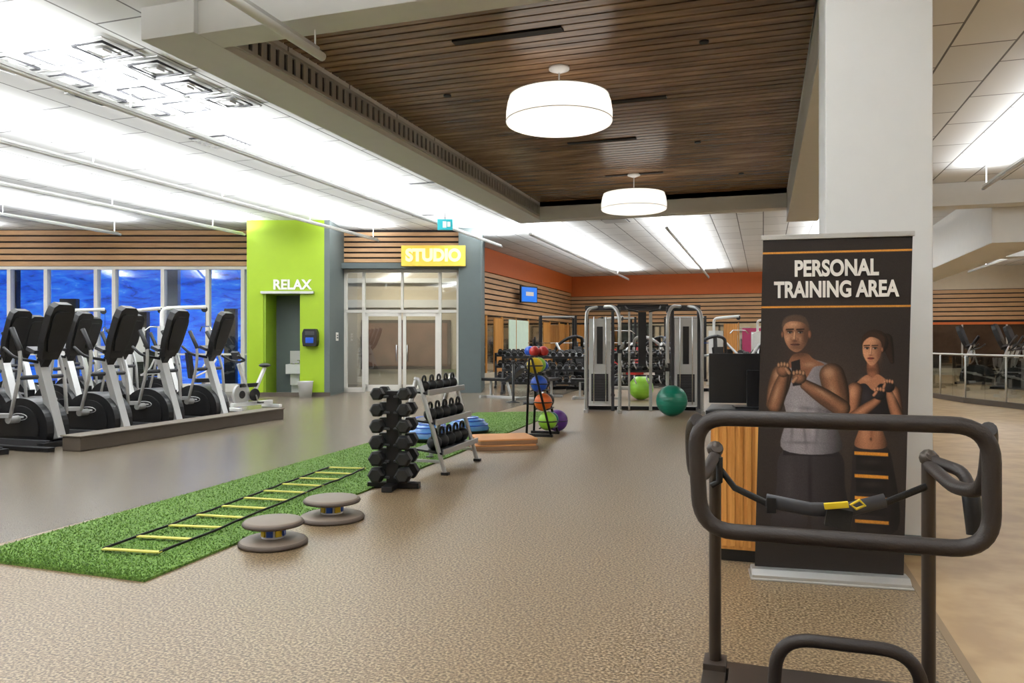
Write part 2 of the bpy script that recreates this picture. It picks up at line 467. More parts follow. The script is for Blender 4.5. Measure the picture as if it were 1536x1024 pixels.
b.done('paper_towel_dispenser', V(-5.12, 19.6), TH, bev=0.01)
b = B()
b.lathe([(0.001, 0.0), (0.15, 0), (0.19, 0.38), (0.2, 0.4), (0.18, 0.4), (0.15, 0.03), (0.001, 0.03)], (0, 0, 0), M_lgrey)
b.done('waste_bin', V(-5.2, 19.3), TH)
b = B()
b.b6(-0.12, 0.12, -0.015, 0, 1.42, 1.64, M_text); b.b6(-0.08, 0.08, -0.018, -0.014, 1.48, 1.52, M_dgrey); b.b6(-0.08, 0.08, -0.018, -0.014, 1.55, 1.58, M_dgrey)
b.done('wall_notice', V(-4.66, 20.4), TH+math.pi/2)

# storefront (survey frame)
b = B()
D = 21.3; x0, x1 = -4.66, -1.44
b.b6(x0, x1, D, D+0.15, 3.45, H_CEIL, M_gap)
slats(b, x0, x1, D, 3.57, H_CEIL-0.05, 6)
b.b6(x0-0.05, x1+0.4, D-0.35, D+0.15, 3.40, 3.55, M_greyw)
b.b6(-1.46, -0.85, 20.9, 23.9, 0, H_CEIL, M_greyw)
b.done('wall_storefront', rz=TH)
b = B()
for x in (-4.62, -4.12, -2.0, -1.50):
    b.b6(x-0.04, x+0.04, D-0.03, D+0.1, 0, 3.4, M_frame)
b.b6(-3.08, -3.02, D-0.03, D+0.1, 2.2, 3.4, M_frame)
b.b6(x0, x1, D-0.03, D+0.1, 2.2, 2.28, M_frame); b.b6(x0, x1, D-0.03, D+0.1, 3.32, 3.4, M_frame)
for a, c in ((-4.66, -4.12), (-2.0, -1.44)): b.b6(a, c, D-0.03, D+0.1, 0, 0.12, M_frame)
b.b6(x0, x1, D+0.03, D+0.04, 2.25, 3.35, M_glass)
b.b6(-4.6, -4.12, D+0.03, D+0.04, 0.1, 2.2, M_glass); b.b6(-2.0, -1.5, D+0.03, D+0.04, 0.1, 2.2, M_glass)
b.done('window_2', rz=TH)
for i, (a, c) in enumerate(((-4.08, -3.07), (-3.03, -2.04))):
    b = B()
    b.b6(a, a+0.09, D-0.02, D+0.03, 0.01, 2.19, M_frame); b.b6(c-0.09, c, D-0.02, D+0.03, 0.01, 2.19, M_frame)
    b.b6(a, c, D-0.02, D+0.03, 2.10, 2.19, M_frame); b.b6(a, c, D-0.02, D+0.03, 0.01, 0.2, M_frame)
    b.b6(a+0.05, c-0.05, D, D+0.01, 0.15, 2.15, M_glass)
    hx = c-0.13 if i == 0 else a+0.13
    b.tube([(hx, D-0.02, 0.85), (hx, D-0.09, 0.85), (hx, D-0.09, 1.3), (hx, D-0.02, 1.3)], 0.014, M_chrome)
    b.done('door_%d' % (i+1), rz=TH)
b = B()
b.b6(-6.7, -1.6, 25.0, 25.1, 0, H_CEIL, M_wallw)
b.b6(-4.9, -2.0, 24.93, 25.0, 0.5, 2.1, M_kerb)
b.b6(-4.8, -2.1, 24.9, 24.93, 0.6, 2.0, mat('mural_brown', (128, 96, 78), 0.6, var=0.6, vs=1.6))
b.b6(-6.7, -1.6, 24.85, 25.0, 2.5, 2.75, M_frame); b.b6(-6.7, -1.6, 24.85, 25.0, 3.3, 3.45, M_frame)
b.done('wall_vestibule', rz=TH)
b = B()
b.b6(-3.0, -1.26, D-0.55, D-0.48, 3.44, 4.0, M_signy)
b.b6(-2.8, -2.7, D-0.5, D-0.35, 3.45, 3.5, M_alu); b.b6(-1.6, -1.5, D-0.5, D-0.35, 3.45, 3.5, M_alu)
es = b.done('entrance_sign', rz=TH, bev=0.01)
text('sign_lettering', 'STUDIO', 0.36, 1.5, (-2.13, D-0.56, 3.72), (math.pi/2, 0, 0), M_signd, es, 0.02, 0.05)
b = B()
b.b6(-0.17, 0.17, -0.03, 0.03, -0.12, 0.12, M_exit); b.cyl((0, 0, 0.12), (0, 0, 0.34), 0.012, M_dgrey)
b.b6(-0.05, 0.03, -0.035, -0.03, -0.07, 0.07, M_text); b.b6(0.05, 0.12, -0.035, -0.03, -0.05, 0.06, M_text)
b.done('exit_sign', V(-1.50, 17.2, 4.02), TH)
b = B()
b.box((0, 0, 0), (0.95, 0.07, 0.62), M_black); b.b6(-0.44, 0.44, -0.04, -0.035, -0.27, 0.27, M_screen)
b.box((0.05, 0.2, 0), (0.06, 0.4, 0.06), M_black); b.b6(-0.2, 0.25, -0.043, -0.04, -0.05, 0.1, M_text)
b.done('wall_television', (-8.33, 27.4, 3.15), TH+0.85, bev=0.01)

# right side glass rail
b = B()
pts = [V(13.5, 9.5), V(11.8, 12), V(10.6, 15), V(10.35, 17.5), V(10.6, 20), V(11.6, 23), V(13.5, 26)]
P = []
for i in range(len(pts)-1):
    for k in range(4): P.append(pts[i].lerp(pts[i+1], k/4))
P.append(pts[-1])
P = [p for p in P if p.x < U1-0.1]
for a, c in zip(P[:-1], P[1:]):
    b.beam(a+Vector((0, 0, 0.58)), c+Vector((0, 0, 0.58)), 0.012, 0.95, M_railglass)
b.tube([p+Vector((0, 0, 1.1)) for p in P], 0.022, M_alu)
for a, c in zip(P[:-1], P[1:]): b.beam(a+Vector((0, 0, 0.06)), c+Vector((0, 0, 0.06)), 0.08, 0.12, M_kerb)
for p in P[::2]: b.cyl(p, p+Vector((0, 0, 1.1)), 0.018, M_alu)
b.done('glass_railing')

# ------------------------------------------------------------------ ceiling services and lights
def strip(u, v0, v1, z, power, r=0.028, hang=3.0, top=H_CEIL, light=True, w=0.55):
    b = B()
    b.cyl((0, v0, 0), (0, v1, 0), r, M_white, n=12)
    b.b6(-0.035, 0.035, v0+0.1, v1-0.1, 0.01, 0.05, M_alu)
    v = v0+0.3
    while v < v1:
        b.cyl((0, v, 0), (0, v, top-z-0.005), 0.008, M_white, n=6); v += hang
    o = b.done('linear_uplight', (u, 0, z))
    if light:
        L = bpy.data.lights.new('uplight_lamp', 'AREA'); L.shape = 'RECTANGLE'
        L.size = w; L.size_y = (v1-v0)-0.3; L.energy = power; L.color = (0.955, 0.985, 1.0)
        lo = bpy.data.objects.new('uplight_lamp', L); col.objects.link(lo)
        lo.location = (0, (v0+v1)/2, 0.07); lo.rotation_euler = (math.pi, 0, 0); lo.parent = o
    return o
PW = 41.0
for (u, v0, v1, z, k) in ((-7.2, 1.0, 21.0, 4.14, 1), (-9.9, -3.0, 18.6, 4.13, 1), (-12.6, 0.0, 16.5, 4.13, 1), (-15.6, 0.0, 15.5, 4.13, 1), (-19.5, 0, 15.0, 4.13, 1),
                       (3.4, -3.5, 2.0, 4.1, 0.6), (3.7, 9.0, 15.5, 4.1, 0.5), (6.6, 4.0, 15.5, 4.1, 0.55), (10.2, -3.0, 15.5, 4.1, 0.6),  # first strip on this row is out of view, added for extra light
                       (-5.6, 18.5, 33.5, 4.1, 0.75), (-2.2, 18.5, 33.5, 4.1, 0.75), (1.8, 18.5, 33.5, 4.1, 0.75), (7.6, 25.2, 34.0, 4.1, 1), (7.6, 17.8, 23.5, 4.1, 0.9)):
    strip(u, v0, v1, z, PW*(v1-v0)*k)
strip(-3.4, -2.5, 4.5, 4.13, PW*7.0); strip(-0.5, -3.5, 5.0, 4.13, PW*7.6)  # unseen strips over the camera, added to brighten the near floor
strip(-3.83, 3.4, 6.12, 4.0, 0, light=False, r=0.04, hang=2.3, top=4.5)
L = bpy.data.lights.new('vestibule_fill_light', 'AREA'); L.size = 1.6; L.size_y = 0.5; L.shape = 'RECTANGLE'; L.energy = 150; L.color = (1, 0.93, 0.82)  # unseen fill light, added to brighten the vestibule
b = B(); b.b6(-0.85, 0.85, -0.3, 0.3, 0.01, 0.06, M_lgrey); lo_p = b.done('vestibule_fill_panel', V(-3.4, 23.2, 4.42), TH)  # made-up housing for the added fill light
lo = bpy.data.objects.new('vestibule_fill_light', L); col.objects.link(lo); lo.parent = lo_p; lo.location = (0, 0, 0)
b = B()
for i in range(3):
    for j in range(4):
        cx, cy = i*0.66+0.12*(j % 2), j*0.62
        for k, s_ in enumerate((0.28, 0.20, 0.12)):
            zz = -0.02-0.010*k
            b.tube([(cx-s_, cy-s_, zz), (cx+s_, cy-s_, zz), (cx+s_, cy+s_, zz), (cx-s_, cy+s_, zz)], 0.016, M_alu if k % 2 == 0 else M_dgrey, n=4, closed=True)
        b.b6(cx-0.06, cx+0.06, cy-0.06, cy+0.06, -0.05, 0.0, M_lgrey)
b.done('ceiling_diffuser', (-7.95, 6.35, 4.5))
b = B()
for k in range(6): b.b6(-0.3, 0.3, -0.28+k*0.1, -0.22+k*0.1, -0.03, 0.0, M_lgrey)
b.b6(-0.33, 0.33, -0.32, 0.32, -0.012, 0.0, M_dgrey)
dd = b.done('ceiling_vent', (-8.0, 9.9, 4.5))
copy(dd, (-6.3, 14.0, 4.5), 0); copy(dd, (-7.9, 17.5, 4.5), 0); copy(dd, (-3.6, 19.5, 4.5), 0)
def pendant(loc):
    b = B(); z = loc[2]
    R = 0.62
    prof = [(R*0.93, 0.17), (R*0.97, 0.10), (R*1.0, -0.02), (R*1.0, -0.10), (R*0.985, -0.135), (R*0.93, -0.15), (0.3, -0.165), (0.001, -0.17)]
    b.lathe(prof, (0, 0, 0), M_shade, n=48)
    b.lathe([(R*0.93, 0.17), (0.3, 0.18), (0.001, 0.18)], (0, 0, 0), M_shade, n=48)
    b.tube([(R*1.002*math.cos(t*math.pi/24), R*1.002*math.sin(t*math.pi/24), -0.115) for t in range(48)], 0.005, M_lgrey, n=5, closed=True)
    b.tube([(R*0.935*math.cos(t*math.pi/24), R*0.935*math.sin(t*math.pi/24), 0.17) for t in range(48)], 0.006, M_lgrey, n=5, closed=True)
    b.cyl((0, 0, 0.17), (0, 0, 4.56-z), 0.010, M_white, n=8)
    b.lathe([(0.001, 4.60-z), (0.12, 4.60-z), (0.12, 4.57-z), (0.02, 4.53-z), (0.001, 4.53-z)], (0, 0, 0), M_white, n=24)
    return b.done('pendant_drum_lamp', loc)
pendant(V(0.55, 8.95, 4.08)); pendant(V(2.33, 14.66, 4.05))

# ------------------------------------------------------------------ turf & ladder
b = B()
q = [V(-3.54, 4.94), V(-2.14, 4.46), V(0.95, 15.2), V(-0.69, 15.0)]
b.add([tuple(p+Vector((0, 0, 0.001))) for p in q]+[tuple(p+Vector((0, 0, 0.016))) for p in q], [(0, 1, 2, 3), (4, 5, 6, 7), (0, 1, 5, 4), (1, 2, 6, 5), (2, 3, 7, 6), (3, 0, 4, 7)], M_turf)
rng = random.Random(2)
vs = []; fs = []
for i in range(30000):
    s_ = rng.random(); t_ = rng.random()**1.7
    p = (q[0].lerp(q[1], s_)).lerp(q[3].lerp(q[2], s_), t_)
    a = rng.random()*6.28; h = 0.006+rng.random()*0.009; w = 0.005
    k = len(vs)
    vs += [(p.x-w*math.cos(a), p.y-w*math.sin(a), 0.015), (p.x+w*math.cos(a), p.y+w*math.sin(a), 0.015), (p.x+rng.uniform(-.008, .008), p.y+rng.uniform(-.008, .008), 0.016+h)]
    fs.append((k, k+1, k+2))
b.add(vs, fs, M_turf)
b.done('artificial_turf_strip')
b = B()
n = 11
for i in range(n):
    y = i*0.335
    b.box((0, y, 0.006), (0.42, 0.04, 0.008), M_rung, rot=(0, 0, rng.uniform(-0.05, 0.05)))
for s_ in (-0.21, 0.21):
    b.tube([(s_+rng.uniform(-.012, .012), i*0.335/2, 0.006) for i in range(2*n-1)], 0.010, M_blackm, n=6, flat=0.5)
o = b.done('agility_ladder', tuple(V(-2.48, 5.0, 0.032)), TH-0.21)

# ------------------------------------------------------------------ balance discs
def disc(r, loc):
    b = B()
    b.lathe([(0.001, 0.0), (r*1.12, 0.0), (r*1.18, 0.012), (r*1.16, 0.03), (r*1.0, 0.045), (r*0.6, 0.05), (0.001, 0.05)], (0, 0, 0), M_disc, n=48)
    b.lathe([(r*1.12, 0.0005), (r*1.195, 0.006), (r*1.195, 0.022), (r*1.14, 0.034)], (0, 0, 0), M_discd, n=48)
    b.lathe([(r*0.42, 0.045), (r*0.38, 0.06), (r*0.36, 0.09), (r*0.38, 0.115), (r*0.42, 0.13)], (0, 0, 0), M_lgrey, n=32)
    for k in range(8):
        a = k*math.pi/4+0.3
        b.box((r*0.385*math.cos(a), r*0.385*math.sin(a), 0.088), (0.012, r*0.22, 0.05), M_yellow if k % 2 else M_blue, rot=(0, 0, a))
    b.lathe([(0.001, 0.125), (r*0.9, 0.128), (r*1.0, 0.14), (r*1.02, 0.155), (r*0.98, 0.168), (r*0.9, 0.172), (0.001, 0.172)], (0, 0, 0), M_disc, n=48)
    b.tube([(r*1.0*math.cos(t*math.pi/16), r*1.0*math.sin(t*math.pi/16), 0.148) for t in range(32)], 0.014, M_discd, n=6, closed=True)
    o = b.done('balance_disc', loc); return o
disc(0.195, V(-1.65, 5.30)); disc(0.21, V(-1.42, 6.05))

# ------------------------------------------------------------------ dumbbells etc
def dumbbell(b, c, ax, L, r, m=M_rubber, n=6):
    c = Vector(c); ax = Vector(ax).normalized()
    b.cyl(c-ax*L*0.3, c+ax*L*0.3, 0.016, M_chrome, n=10)
    for s_ in (-1, 1):
        b.cyl(c+ax*s_*L*0.22, c+ax*s_*L*0.44, r, m, n=n, smooth=False)
        b.cyl(c+ax*s_*L*0.44, c+ax*s_*L*0.5, r, m, r2=r*0.75, n=n, smooth=False)
def kettlebell(b, c, r, m=M_rubber):
    c = Vector(c)
    b.ball(c+Vector((0, 0, r*0.95)), r, m, n=16)
    b.tube([c+Vector((0, -r*0.6, r*1.6)), c+Vector((0, -r*0.75, r*2.2)), c+Vector((0, -r*0.4, r*2.75)), c+Vector((0, r*0.4, r*2.75)), c+Vector((0, r*0.75, r*2.2)), c+Vector((0, r*0.6, r*1.6))], r*0.2, m, n=8, fil=r*0.4)
b = B()
b.b6(-0.06, 0.06, -0.06, 0.06, 0.05, 0.93, M_blackm)
b.box((0, 0, 0.03), (0.50, 0.10, 0.05), M_blackm); b.box((0, 0, 0.03), (0.1, 0.52, 0.05), M_blackm)
for i in range(6):
    z = 0.145+i*0.152
    for sx in (-1, 1):
        R_ = 0.080-0.003*i
        dumbbell(b, (sx*0.13, 0, z), (0, 1, 0), 0.40-0.012*i, R_)
        b.box((sx*0.09, 0.09, z-R_*0.4), (0.14, 0.03, 0.02), M_dgrey); b.box((sx*0.09, -0.09, z-R_*0.4), (0.14, 0.03, 0.02), M_dgrey)
b.done('dumbbell_tower', V(-1.13, 7.35), TH-0.12, bev=0.004)
b = B()
for y in (-0.5, 0.5):
    b.tube([(0.30, y, 0.0), (0.0, y, 1.0), (-0.05, y, 1.0)], 0.024, M_silver, fil=0.05)
    b.tube([(-0.03, y, 1.0), (-0.30, y, 0.0)], 0.024, M_silver)
    b.beam((0.26, y, 0.14), (-0.26, y, 0.14), 0.03, 0.03, M_silver)
    b.box((0.30, y, 0.015), (0.08, 0.06, 0.03), M_black); b.box((-0.30, y, 0.015), (0.08, 0.06, 0.03), M_black)
for k, (z, cx, w) in enumerate(((0.24, 0.12, 0.34), (0.55, 0.07, 0.28), (0.86, 0.0, 0.24))):
    b.box((cx, 0, z), (w, 1.04, 0.02), M_blackm, rot=(0, 0.12, 0))
    b.box((cx+w/2, 0, z+0.0), (0.02, 1.06, 0.06), M_silver)
    n_ = 5
    for j in range(n_):
        kettlebell(b, (cx+0.02, -0.41+j*0.82/(n_-1), z+0.005), 0.080-0.010*k)
b.done('kettlebell_rack', V(-0.84, 8.6, 0.0), 0.02, bev=0.003)
b = B()
b.lathe([(0.001, 0.0), (0.27, 0.0), (0.31, 0.02), (0.31, 0.05)], (0, 0, 0), M_black, n=40)
b.lathe([(0.31, 0.05), (0.312, 0.07), (0.29, 0.13), (0.23, 0.19), (0.14, 0.225), (0.001, 0.24)], (0, 0, 0), M_bosu, n=40)
for rr, zz in ((0.295, 0.125), (0.235, 0.19), (0.15, 0.226)):
    b.tube([(rr*math.cos(t*math.pi/16), rr*math.sin(t*math.pi/16), zz) for t in range(32)], 0.008, M_blue, n=5, closed=True)
o = b.done('balance_half_ball', V(-1.16, 10.7, 0.026))
copy(o, V(-0.66, 11.6, 0.026), 0.3); copy(o, V(-1.30, 11.6, 0.026), 0.8)
b = B()
def rr(x, y, r, n=5):
    o = []
    for (cx, cy, a0) in ((x-r, y-r, 0), (-x+r, y-r, 90), (-x+r, -y+r, 180), (x-r, -y+r, 270)):
        for k in range(n+1):
            t = math.radians(a0+90*k/n); o.append((cx+r*math.cos(t), cy+r*math.sin(t)))
    return o
b.prism(rr(0.44, 0.36, 0.06), 0.0, 0.05, M_mat2, 'xy'); b.prism(rr(0.42, 0.34, 0.06), 0.05, 0.065, M_mat, 'xy')
b.T = Matrix.Translation((0.03, 0.05, 0.065)) @ Matrix.Rotation(0.1, 4, 'Z')
b.prism(rr(0.40, 0.33, 0.06), 0.0, 0.05, M_mat2, 'xy'); b.prism(rr(0.40, 0.33, 0.06), 0.05, 0.068, M_mat, 'xy')
b.done('aerobic_step_stack', V(-0.14, 10.2, 0.0), TH+0.15, bev=0.008)
b = B()
for y in (-0.2, 0.2):
    b.tube([(0.28, y, 0.0), (-0.02, y, 1.15), (-0.06, y, 1.15), (-0.10, y, 0.0)], 0.018, M_blackm, fil=0.04)
    b.beam((0.3, y, 0.02), (-0.14, y, 0.02), 0.05, 0.04, M_blackm)
for k, z in enumerate((0.22, 0.50, 0.77, 1.04)):
    cx = 0.24-z*0.24
    for y in (-0.08, 0.08): b.tube([(cx+0.09, -0.2, z-0.1), (cx+0.09, 0.2, z-0.1)], 0.01, M_blackm)
    b.tube([(cx-0.09, -0.2, z-0.1), (cx-0.09, 0.2, z-0.1)], 0.01, M_blackm)
    b.ball((cx, -0.07, z), 0.14-0.006*k, [M_lime, M_oran, M_blue, M_yellow][k], n=20)
    b.ball((cx+0.01, 0.12, z+0.01), 0.11, [M_teal, M_black, M_black, M_lime][k], n=20)
    b.tube([(cx+(0.141-0.006*k)*math.cos(t*math.pi/12), -0.07+(0.141-0.006*k)*math.sin(t*math.pi/12), z) for t in range(24)], 0.010, M_black, n=5, closed=True)
b.done('medicine_ball_rack', V(0.37, 11.5), TH-0.3)
b = B(); b.ball((0, 0, 0.17), 0.17, M_purple); b.tube([(0.17*math.cos(t*math.pi/12), 0.17*math.sin(t*math.pi/12), 0.17) for t in range(24)], 0.006, M_black, n=5, closed=True)
b.done('medicine_ball', V(0.70, 11.95))
for (m_, r_, x_, d_) in ((M_teal, 0.29, 3.0, 14.4), (M_lime, 0.29, 3.1, 18.4)):
    b = B(); b.ball((0, 0, r_), r_, m_, n=40)
    for zz in (-0.5, -0.25, 0, 0.25, 0.5):
        rr_ = r_*math.sqrt(1-zz*zz)*1.0
        b.tube([(rr_*math.cos(t*math.pi/16), rr_*math.sin(t*math.pi/16), r_+zz*r_) for t in range(32)], 0.004, m_, n=5, closed=True)
    b.cyl((r_*0.99, 0, r_), (r_*1.005, 0, r_), 0.02, M_text, n=10)
    b.done('stability_ball', V(x_, d_))
b = B(); b.lathe([(0.001, 0.0), (0.17, 0.0), (0.17, 0.015), (0.03, 0.04), (0.03, 0.05)], (0, 0, 0), M_black); b.cyl((0, 0, 0.04), (0, 0, 0.98), 0.03, M_black); b.cyl((0, 0, 0.9), (0, 0, 0.98), 0.04, M_dgrey)
b.done('barrier_post', V(0.03, 17.6))

# ------------------------------------------------------------------ functional trainer
b = B()
for s_ in (-1, 1):
    X = s_*0.85
    b.b6(X-0.22, X+0.22, -0.06, 0.30, 0.12, 1.86, M_lgrey)
    b.b6(X-0.17, X+0.17, -0.08, -0.05, 0.2, 0.75, M_black)
    for k in range(10): b.b6(X-0.16, X+0.16, -0.095, -0.08, 0.22+k*0.052, 0.26+k*0.052, M_dgrey)
    b.b6(X-0.06, X+0.06, -0.075, -0.06, 0.95, 1.7, M_black)
    for q_ in (-0.12, 0.12): b.cyl((X+q_, -0.09, 0.15), (X+q_, -0.09, 1.9), 0.012, M_chrome, n=8)
    for q_ in (-0.26, 0.26):
        b.beam((X+q_, 0.02, 0), (X+q_, 0.02, 2.02), 0.06, 0.12, M_dgrey)
    xc = s_*0.46
    b.tube([(xc, -0.42, 0.04), (xc, -0.42, 1.9), (xc+s_*0.1, -0.2, 2.1), (xc+s_*0.3, 0.1, 2.1)], 0.036, M_silver, fil=0.15)
    b.tube([(s_*1.12, -0.42, 0.04), (s_*1.12, -0.42, 1.8), (s_*1.1, -0.2, 2.05), (s_*0.9, 0.1, 2.1)], 0.032, M_silver, fil=0.18)
    for k in range(16): b.cyl((xc-0.038, -0.42, 0.3+k*0.095), (xc+0.038, -0.42, 0.3+k*0.095), 0.008, M_black, n=6)
    zc = 1.25 if s_ < 0 else 0.9
    b.box((xc, -0.44, zc), (0.11, 0.12, 0.16), M_black)
    b.beam((xc, -0.44, zc), (xc-s_*0.1, -0.8, zc+0.12), 0.05, 0.05, M_silver)
    b.cyl((xc-s_*0.1-0.02, -0.82, zc+0.1), (xc-s_*0.1+0.02, -0.82, zc+0.1), 0.07, M_black)
    b.tube([(xc-s_*0.1, -0.84, zc+0.05), (xc-s_*0.12, -0.84, zc-0.25)], 0.006, M_black, n=6)
    b.tube([(xc-s_*0.12-0.07, -0.84, zc-0.35), (xc-s_*0.12, -0.84, zc-0.25), (xc-s_*0.12+0.07, -0.84, zc-0.35)], 0.012, M_black, closed=True)
    for zz in (0.12, 2.02): b.cyl((xc-0.015, -0.3, zz), (xc+0.015, -0.3, zz), 0.06, M_dgrey)
    b.beam((xc, -0.55, 0.03), (xc, 0.35, 0.03), 0.08, 0.06, M_silver)
    b.beam((s_*1.12, -0.55, 0.03), (s_*1.12, 0.35, 0.03), 0.08, 0.06, M_silver)
b.beam((-1.15, 0.12, 2.08), (1.15, 0.12, 2.08), 0.10, 0.10, M_dgrey)
b.beam((-0.5, -0.1, 2.12), (0.5, -0.1, 2.12), 0.05, 0.05, M_blackm)
b.tube([(-0.35, -0.1, 2.1), (-0.3, -0.45, 2.02), (-0.1, -0.45, 1.98)], 0.018, M_black, fil=0.05)
b.tube([(0.35, -0.1, 2.1), (0.3, -0.45, 2.02), (0.1, -0.45, 1.98)], 0.018, M_black, fil=0.05)
b.beam((-1.15, 0.3, 0.04), (1.15, 0.3, 0.04), 0.08, 0.07, M_blackm)
b.b6(-0.08, 0.08, 0.1, 0.18, 0.9, 2.0, M_black); b.b6(0.14, 0.20, 0.1, 0.18, 0.0, 2.0, M_silver); b.b6(-0.28, -0.24, 0.1, 0.16, 0.0, 2.0, M_silver)
for z in (0.7, 1.0, 1.3):
    b.beam((-0.55, 0.3, z), (0.55, 0.3, z), 0.03, 0.03, M_blackm)
    for k in range(4): b.tube([(-0.4+k*0.25, 0.28, z), (-0.4+k*0.25, 0.22, z-0.08), (-0.36+k*0.25, 0.22, z-0.16)], 0.014, M_chrome)
b.done('cable_crossover_machine', V(2.62, 15.4), TH-0.12, bev=0.006)

# ------------------------------------------------------------------ strength equipment in the distance
def power_rack(loc, rz, plate=M_rubber):
    b = B()
    for x in (-0.6, 0.6):
        for y in (-0.5, 0.5): b.beam((x, y, 0), (x, y, 2.3), 0.08, 0.08, M_blackm)
        b.beam((x, -0.5, 2.26), (x, 0.5, 2.26), 0.07, 0.07, M_blackm); b.beam((x, -0.7, 0.04), (x, 0.6, 0.04), 0.08, 0.08, M_blackm)
        b.beam((x, -0.5, 0.85), (x, 0.5, 0.85), 0.05, 0.05, M_silver)
    b.beam((-0.6, 0.5, 2.26), (0.6, 0.5, 2.26), 0.07, 0.07, M_blackm); b.beam((-0.6, -0.5, 2.26), (0.6, -0.5, 2.26), 0.05, 0.05, M_silver)
    b.cyl((-1.05, -0.55, 1.35), (1.05, -0.55, 1.35), 0.014, M_chrome, n=8)
    for s_ in (-1, 1):
        b.cyl((s_*0.78, -0.55, 1.35), (s_*0.84, -0.55, 1.35), 0.22, plate, n=28); b.cyl((s_*0.85, -0.55, 1.35), (s_*0.89, -0.55, 1.35), 0.16, M_dgrey, n=24)
        for zz in (0.35, 0.8, 1.2):
            b.cyl((s_*0.6, 0.5, zz), (s_*0.85, 0.5, zz), 0.025, M_chrome, n=8); b.cyl((s_*0.66, 0.5, zz), (s_*0.76, 0.5, zz), 0.2, M_rubber, n=24)
    b.box((0, 0, 0.44), (0.28, 1.1, 0.08), M_black); b.beam((0, -0.45, 0.02), (0, -0.45, 0.42), 0.05, 0.05, M_silver); b.beam((0, 0.4, 0.02), (0, 0.4, 0.42), 0.05, 0.05, M_silver)
    return b.done('power_rack', loc, rz)
def dumbbell_rack(loc, rz, L=2.4):
    b = B()
    for x in (-L/2, L/2):
        b.beam((x, 0.25, 0), (x, 0.05, 1.05), 0.07, 0.05, M_blackm); b.beam((x, -0.35, 0.03), (x, 0.35, 0.03), 0.07, 0.06, M_blackm)
        b.beam((x, -0.3, 0.05), (x, 0.15, 0.9), 0.05, 0.05, M_blackm)
    for k, (z, y) in enumerate(((0.32, -0.15), (0.66, 0.0), (1.0, 0.1))):
        b.box((0, y, z), (L, 0.34, 0.025), M_dgrey, rot=(0.25, 0, 0)); b.box((0, y-0.17, z-0.03), (L, 0.02, 0.06), M_blackm)
        n_ = 12
        for j in range(n_):
            dumbbell(b, (-L/2+0.14+j*(L-0.28)/(n_-1), y, z+0.08), (0, 1, 0.2), 0.34, 0.075, M_rubber if (j+k) % 5 else M_dgrey)
    return b.done('dumbbell_rack', loc, rz)
def lat_machine(loc, rz, pad=M_black, fr=M_lgrey):
    b = B()
    b.b6(-0.22, 0.22, 0.3, 0.55, 0.1, 1.75, fr); b.b6(-0.15, 0.15, 0.27, 0.3, 0.2, 0.9, M_black)
    for k in range(12): b.b6(-0.14, 0.14, 0.26, 0.275, 0.22+k*0.055, 0.26+k*0.055, M_dgrey)
    b.tube([(0, 0.5, 0.05), (0, 0.5, 2.15), (0, -0.45, 2.2)], 0.045, fr, fil=0.15); b.beam((0, 0.5, 0.04), (0, -0.9, 0.04), 0.09, 0.08, fr)
    b.beam((-0.35, 0.5, 0.04), (0.35, 0.5, 0.04), 0.08, 0.08, fr); b.beam((-0.3, -0.85, 0.04), (0.3, -0.85, 0.04), 0.08, 0.08, fr)
    b.box((0, -0.4, 0.5), (0.34, 0.4, 0.09), pad); b.beam((0, -0.4, 0.05), (0, -0.4, 0.46), 0.07, 0.07, fr)
    b.box((0, -0.1, 0.85), (0.3, 0.09, 0.6), pad, rot=(-0.12, 0, 0))
    b.cyl((0, -0.45, 2.15), (0, -0.45, 1.75), 0.006, M_black, n=6); b.tube([(-0.5, -0.45, 1.65), (-0.35, -0.45, 1.75), (0.35, -0.45, 1.75), (0.5, -0.45, 1.65)], 0.016, M_chrome)
    b.cyl((-0.02, -0.42, 2.15), (0.02, -0.42, 2.15), 0.07, M_black)
    b.tube([(-0.3, -0.15, 0.6), (-0.34, -0.45, 0.75), (-0.34, -0.6, 1.0)], 0.02, fr, fil=0.08); b.tube([(0.3, -0.15, 0.6), (0.34, -0.45, 0.75), (0.34, -0.6, 1.0)], 0.02, fr, fil=0.08)
    b.beam((-0.32, -0.15, 0.6), (0.32, -0.15, 0.6), 0.05, 0.05, fr)
    return b.done('weight_machine', loc, rz, bev=0.006)
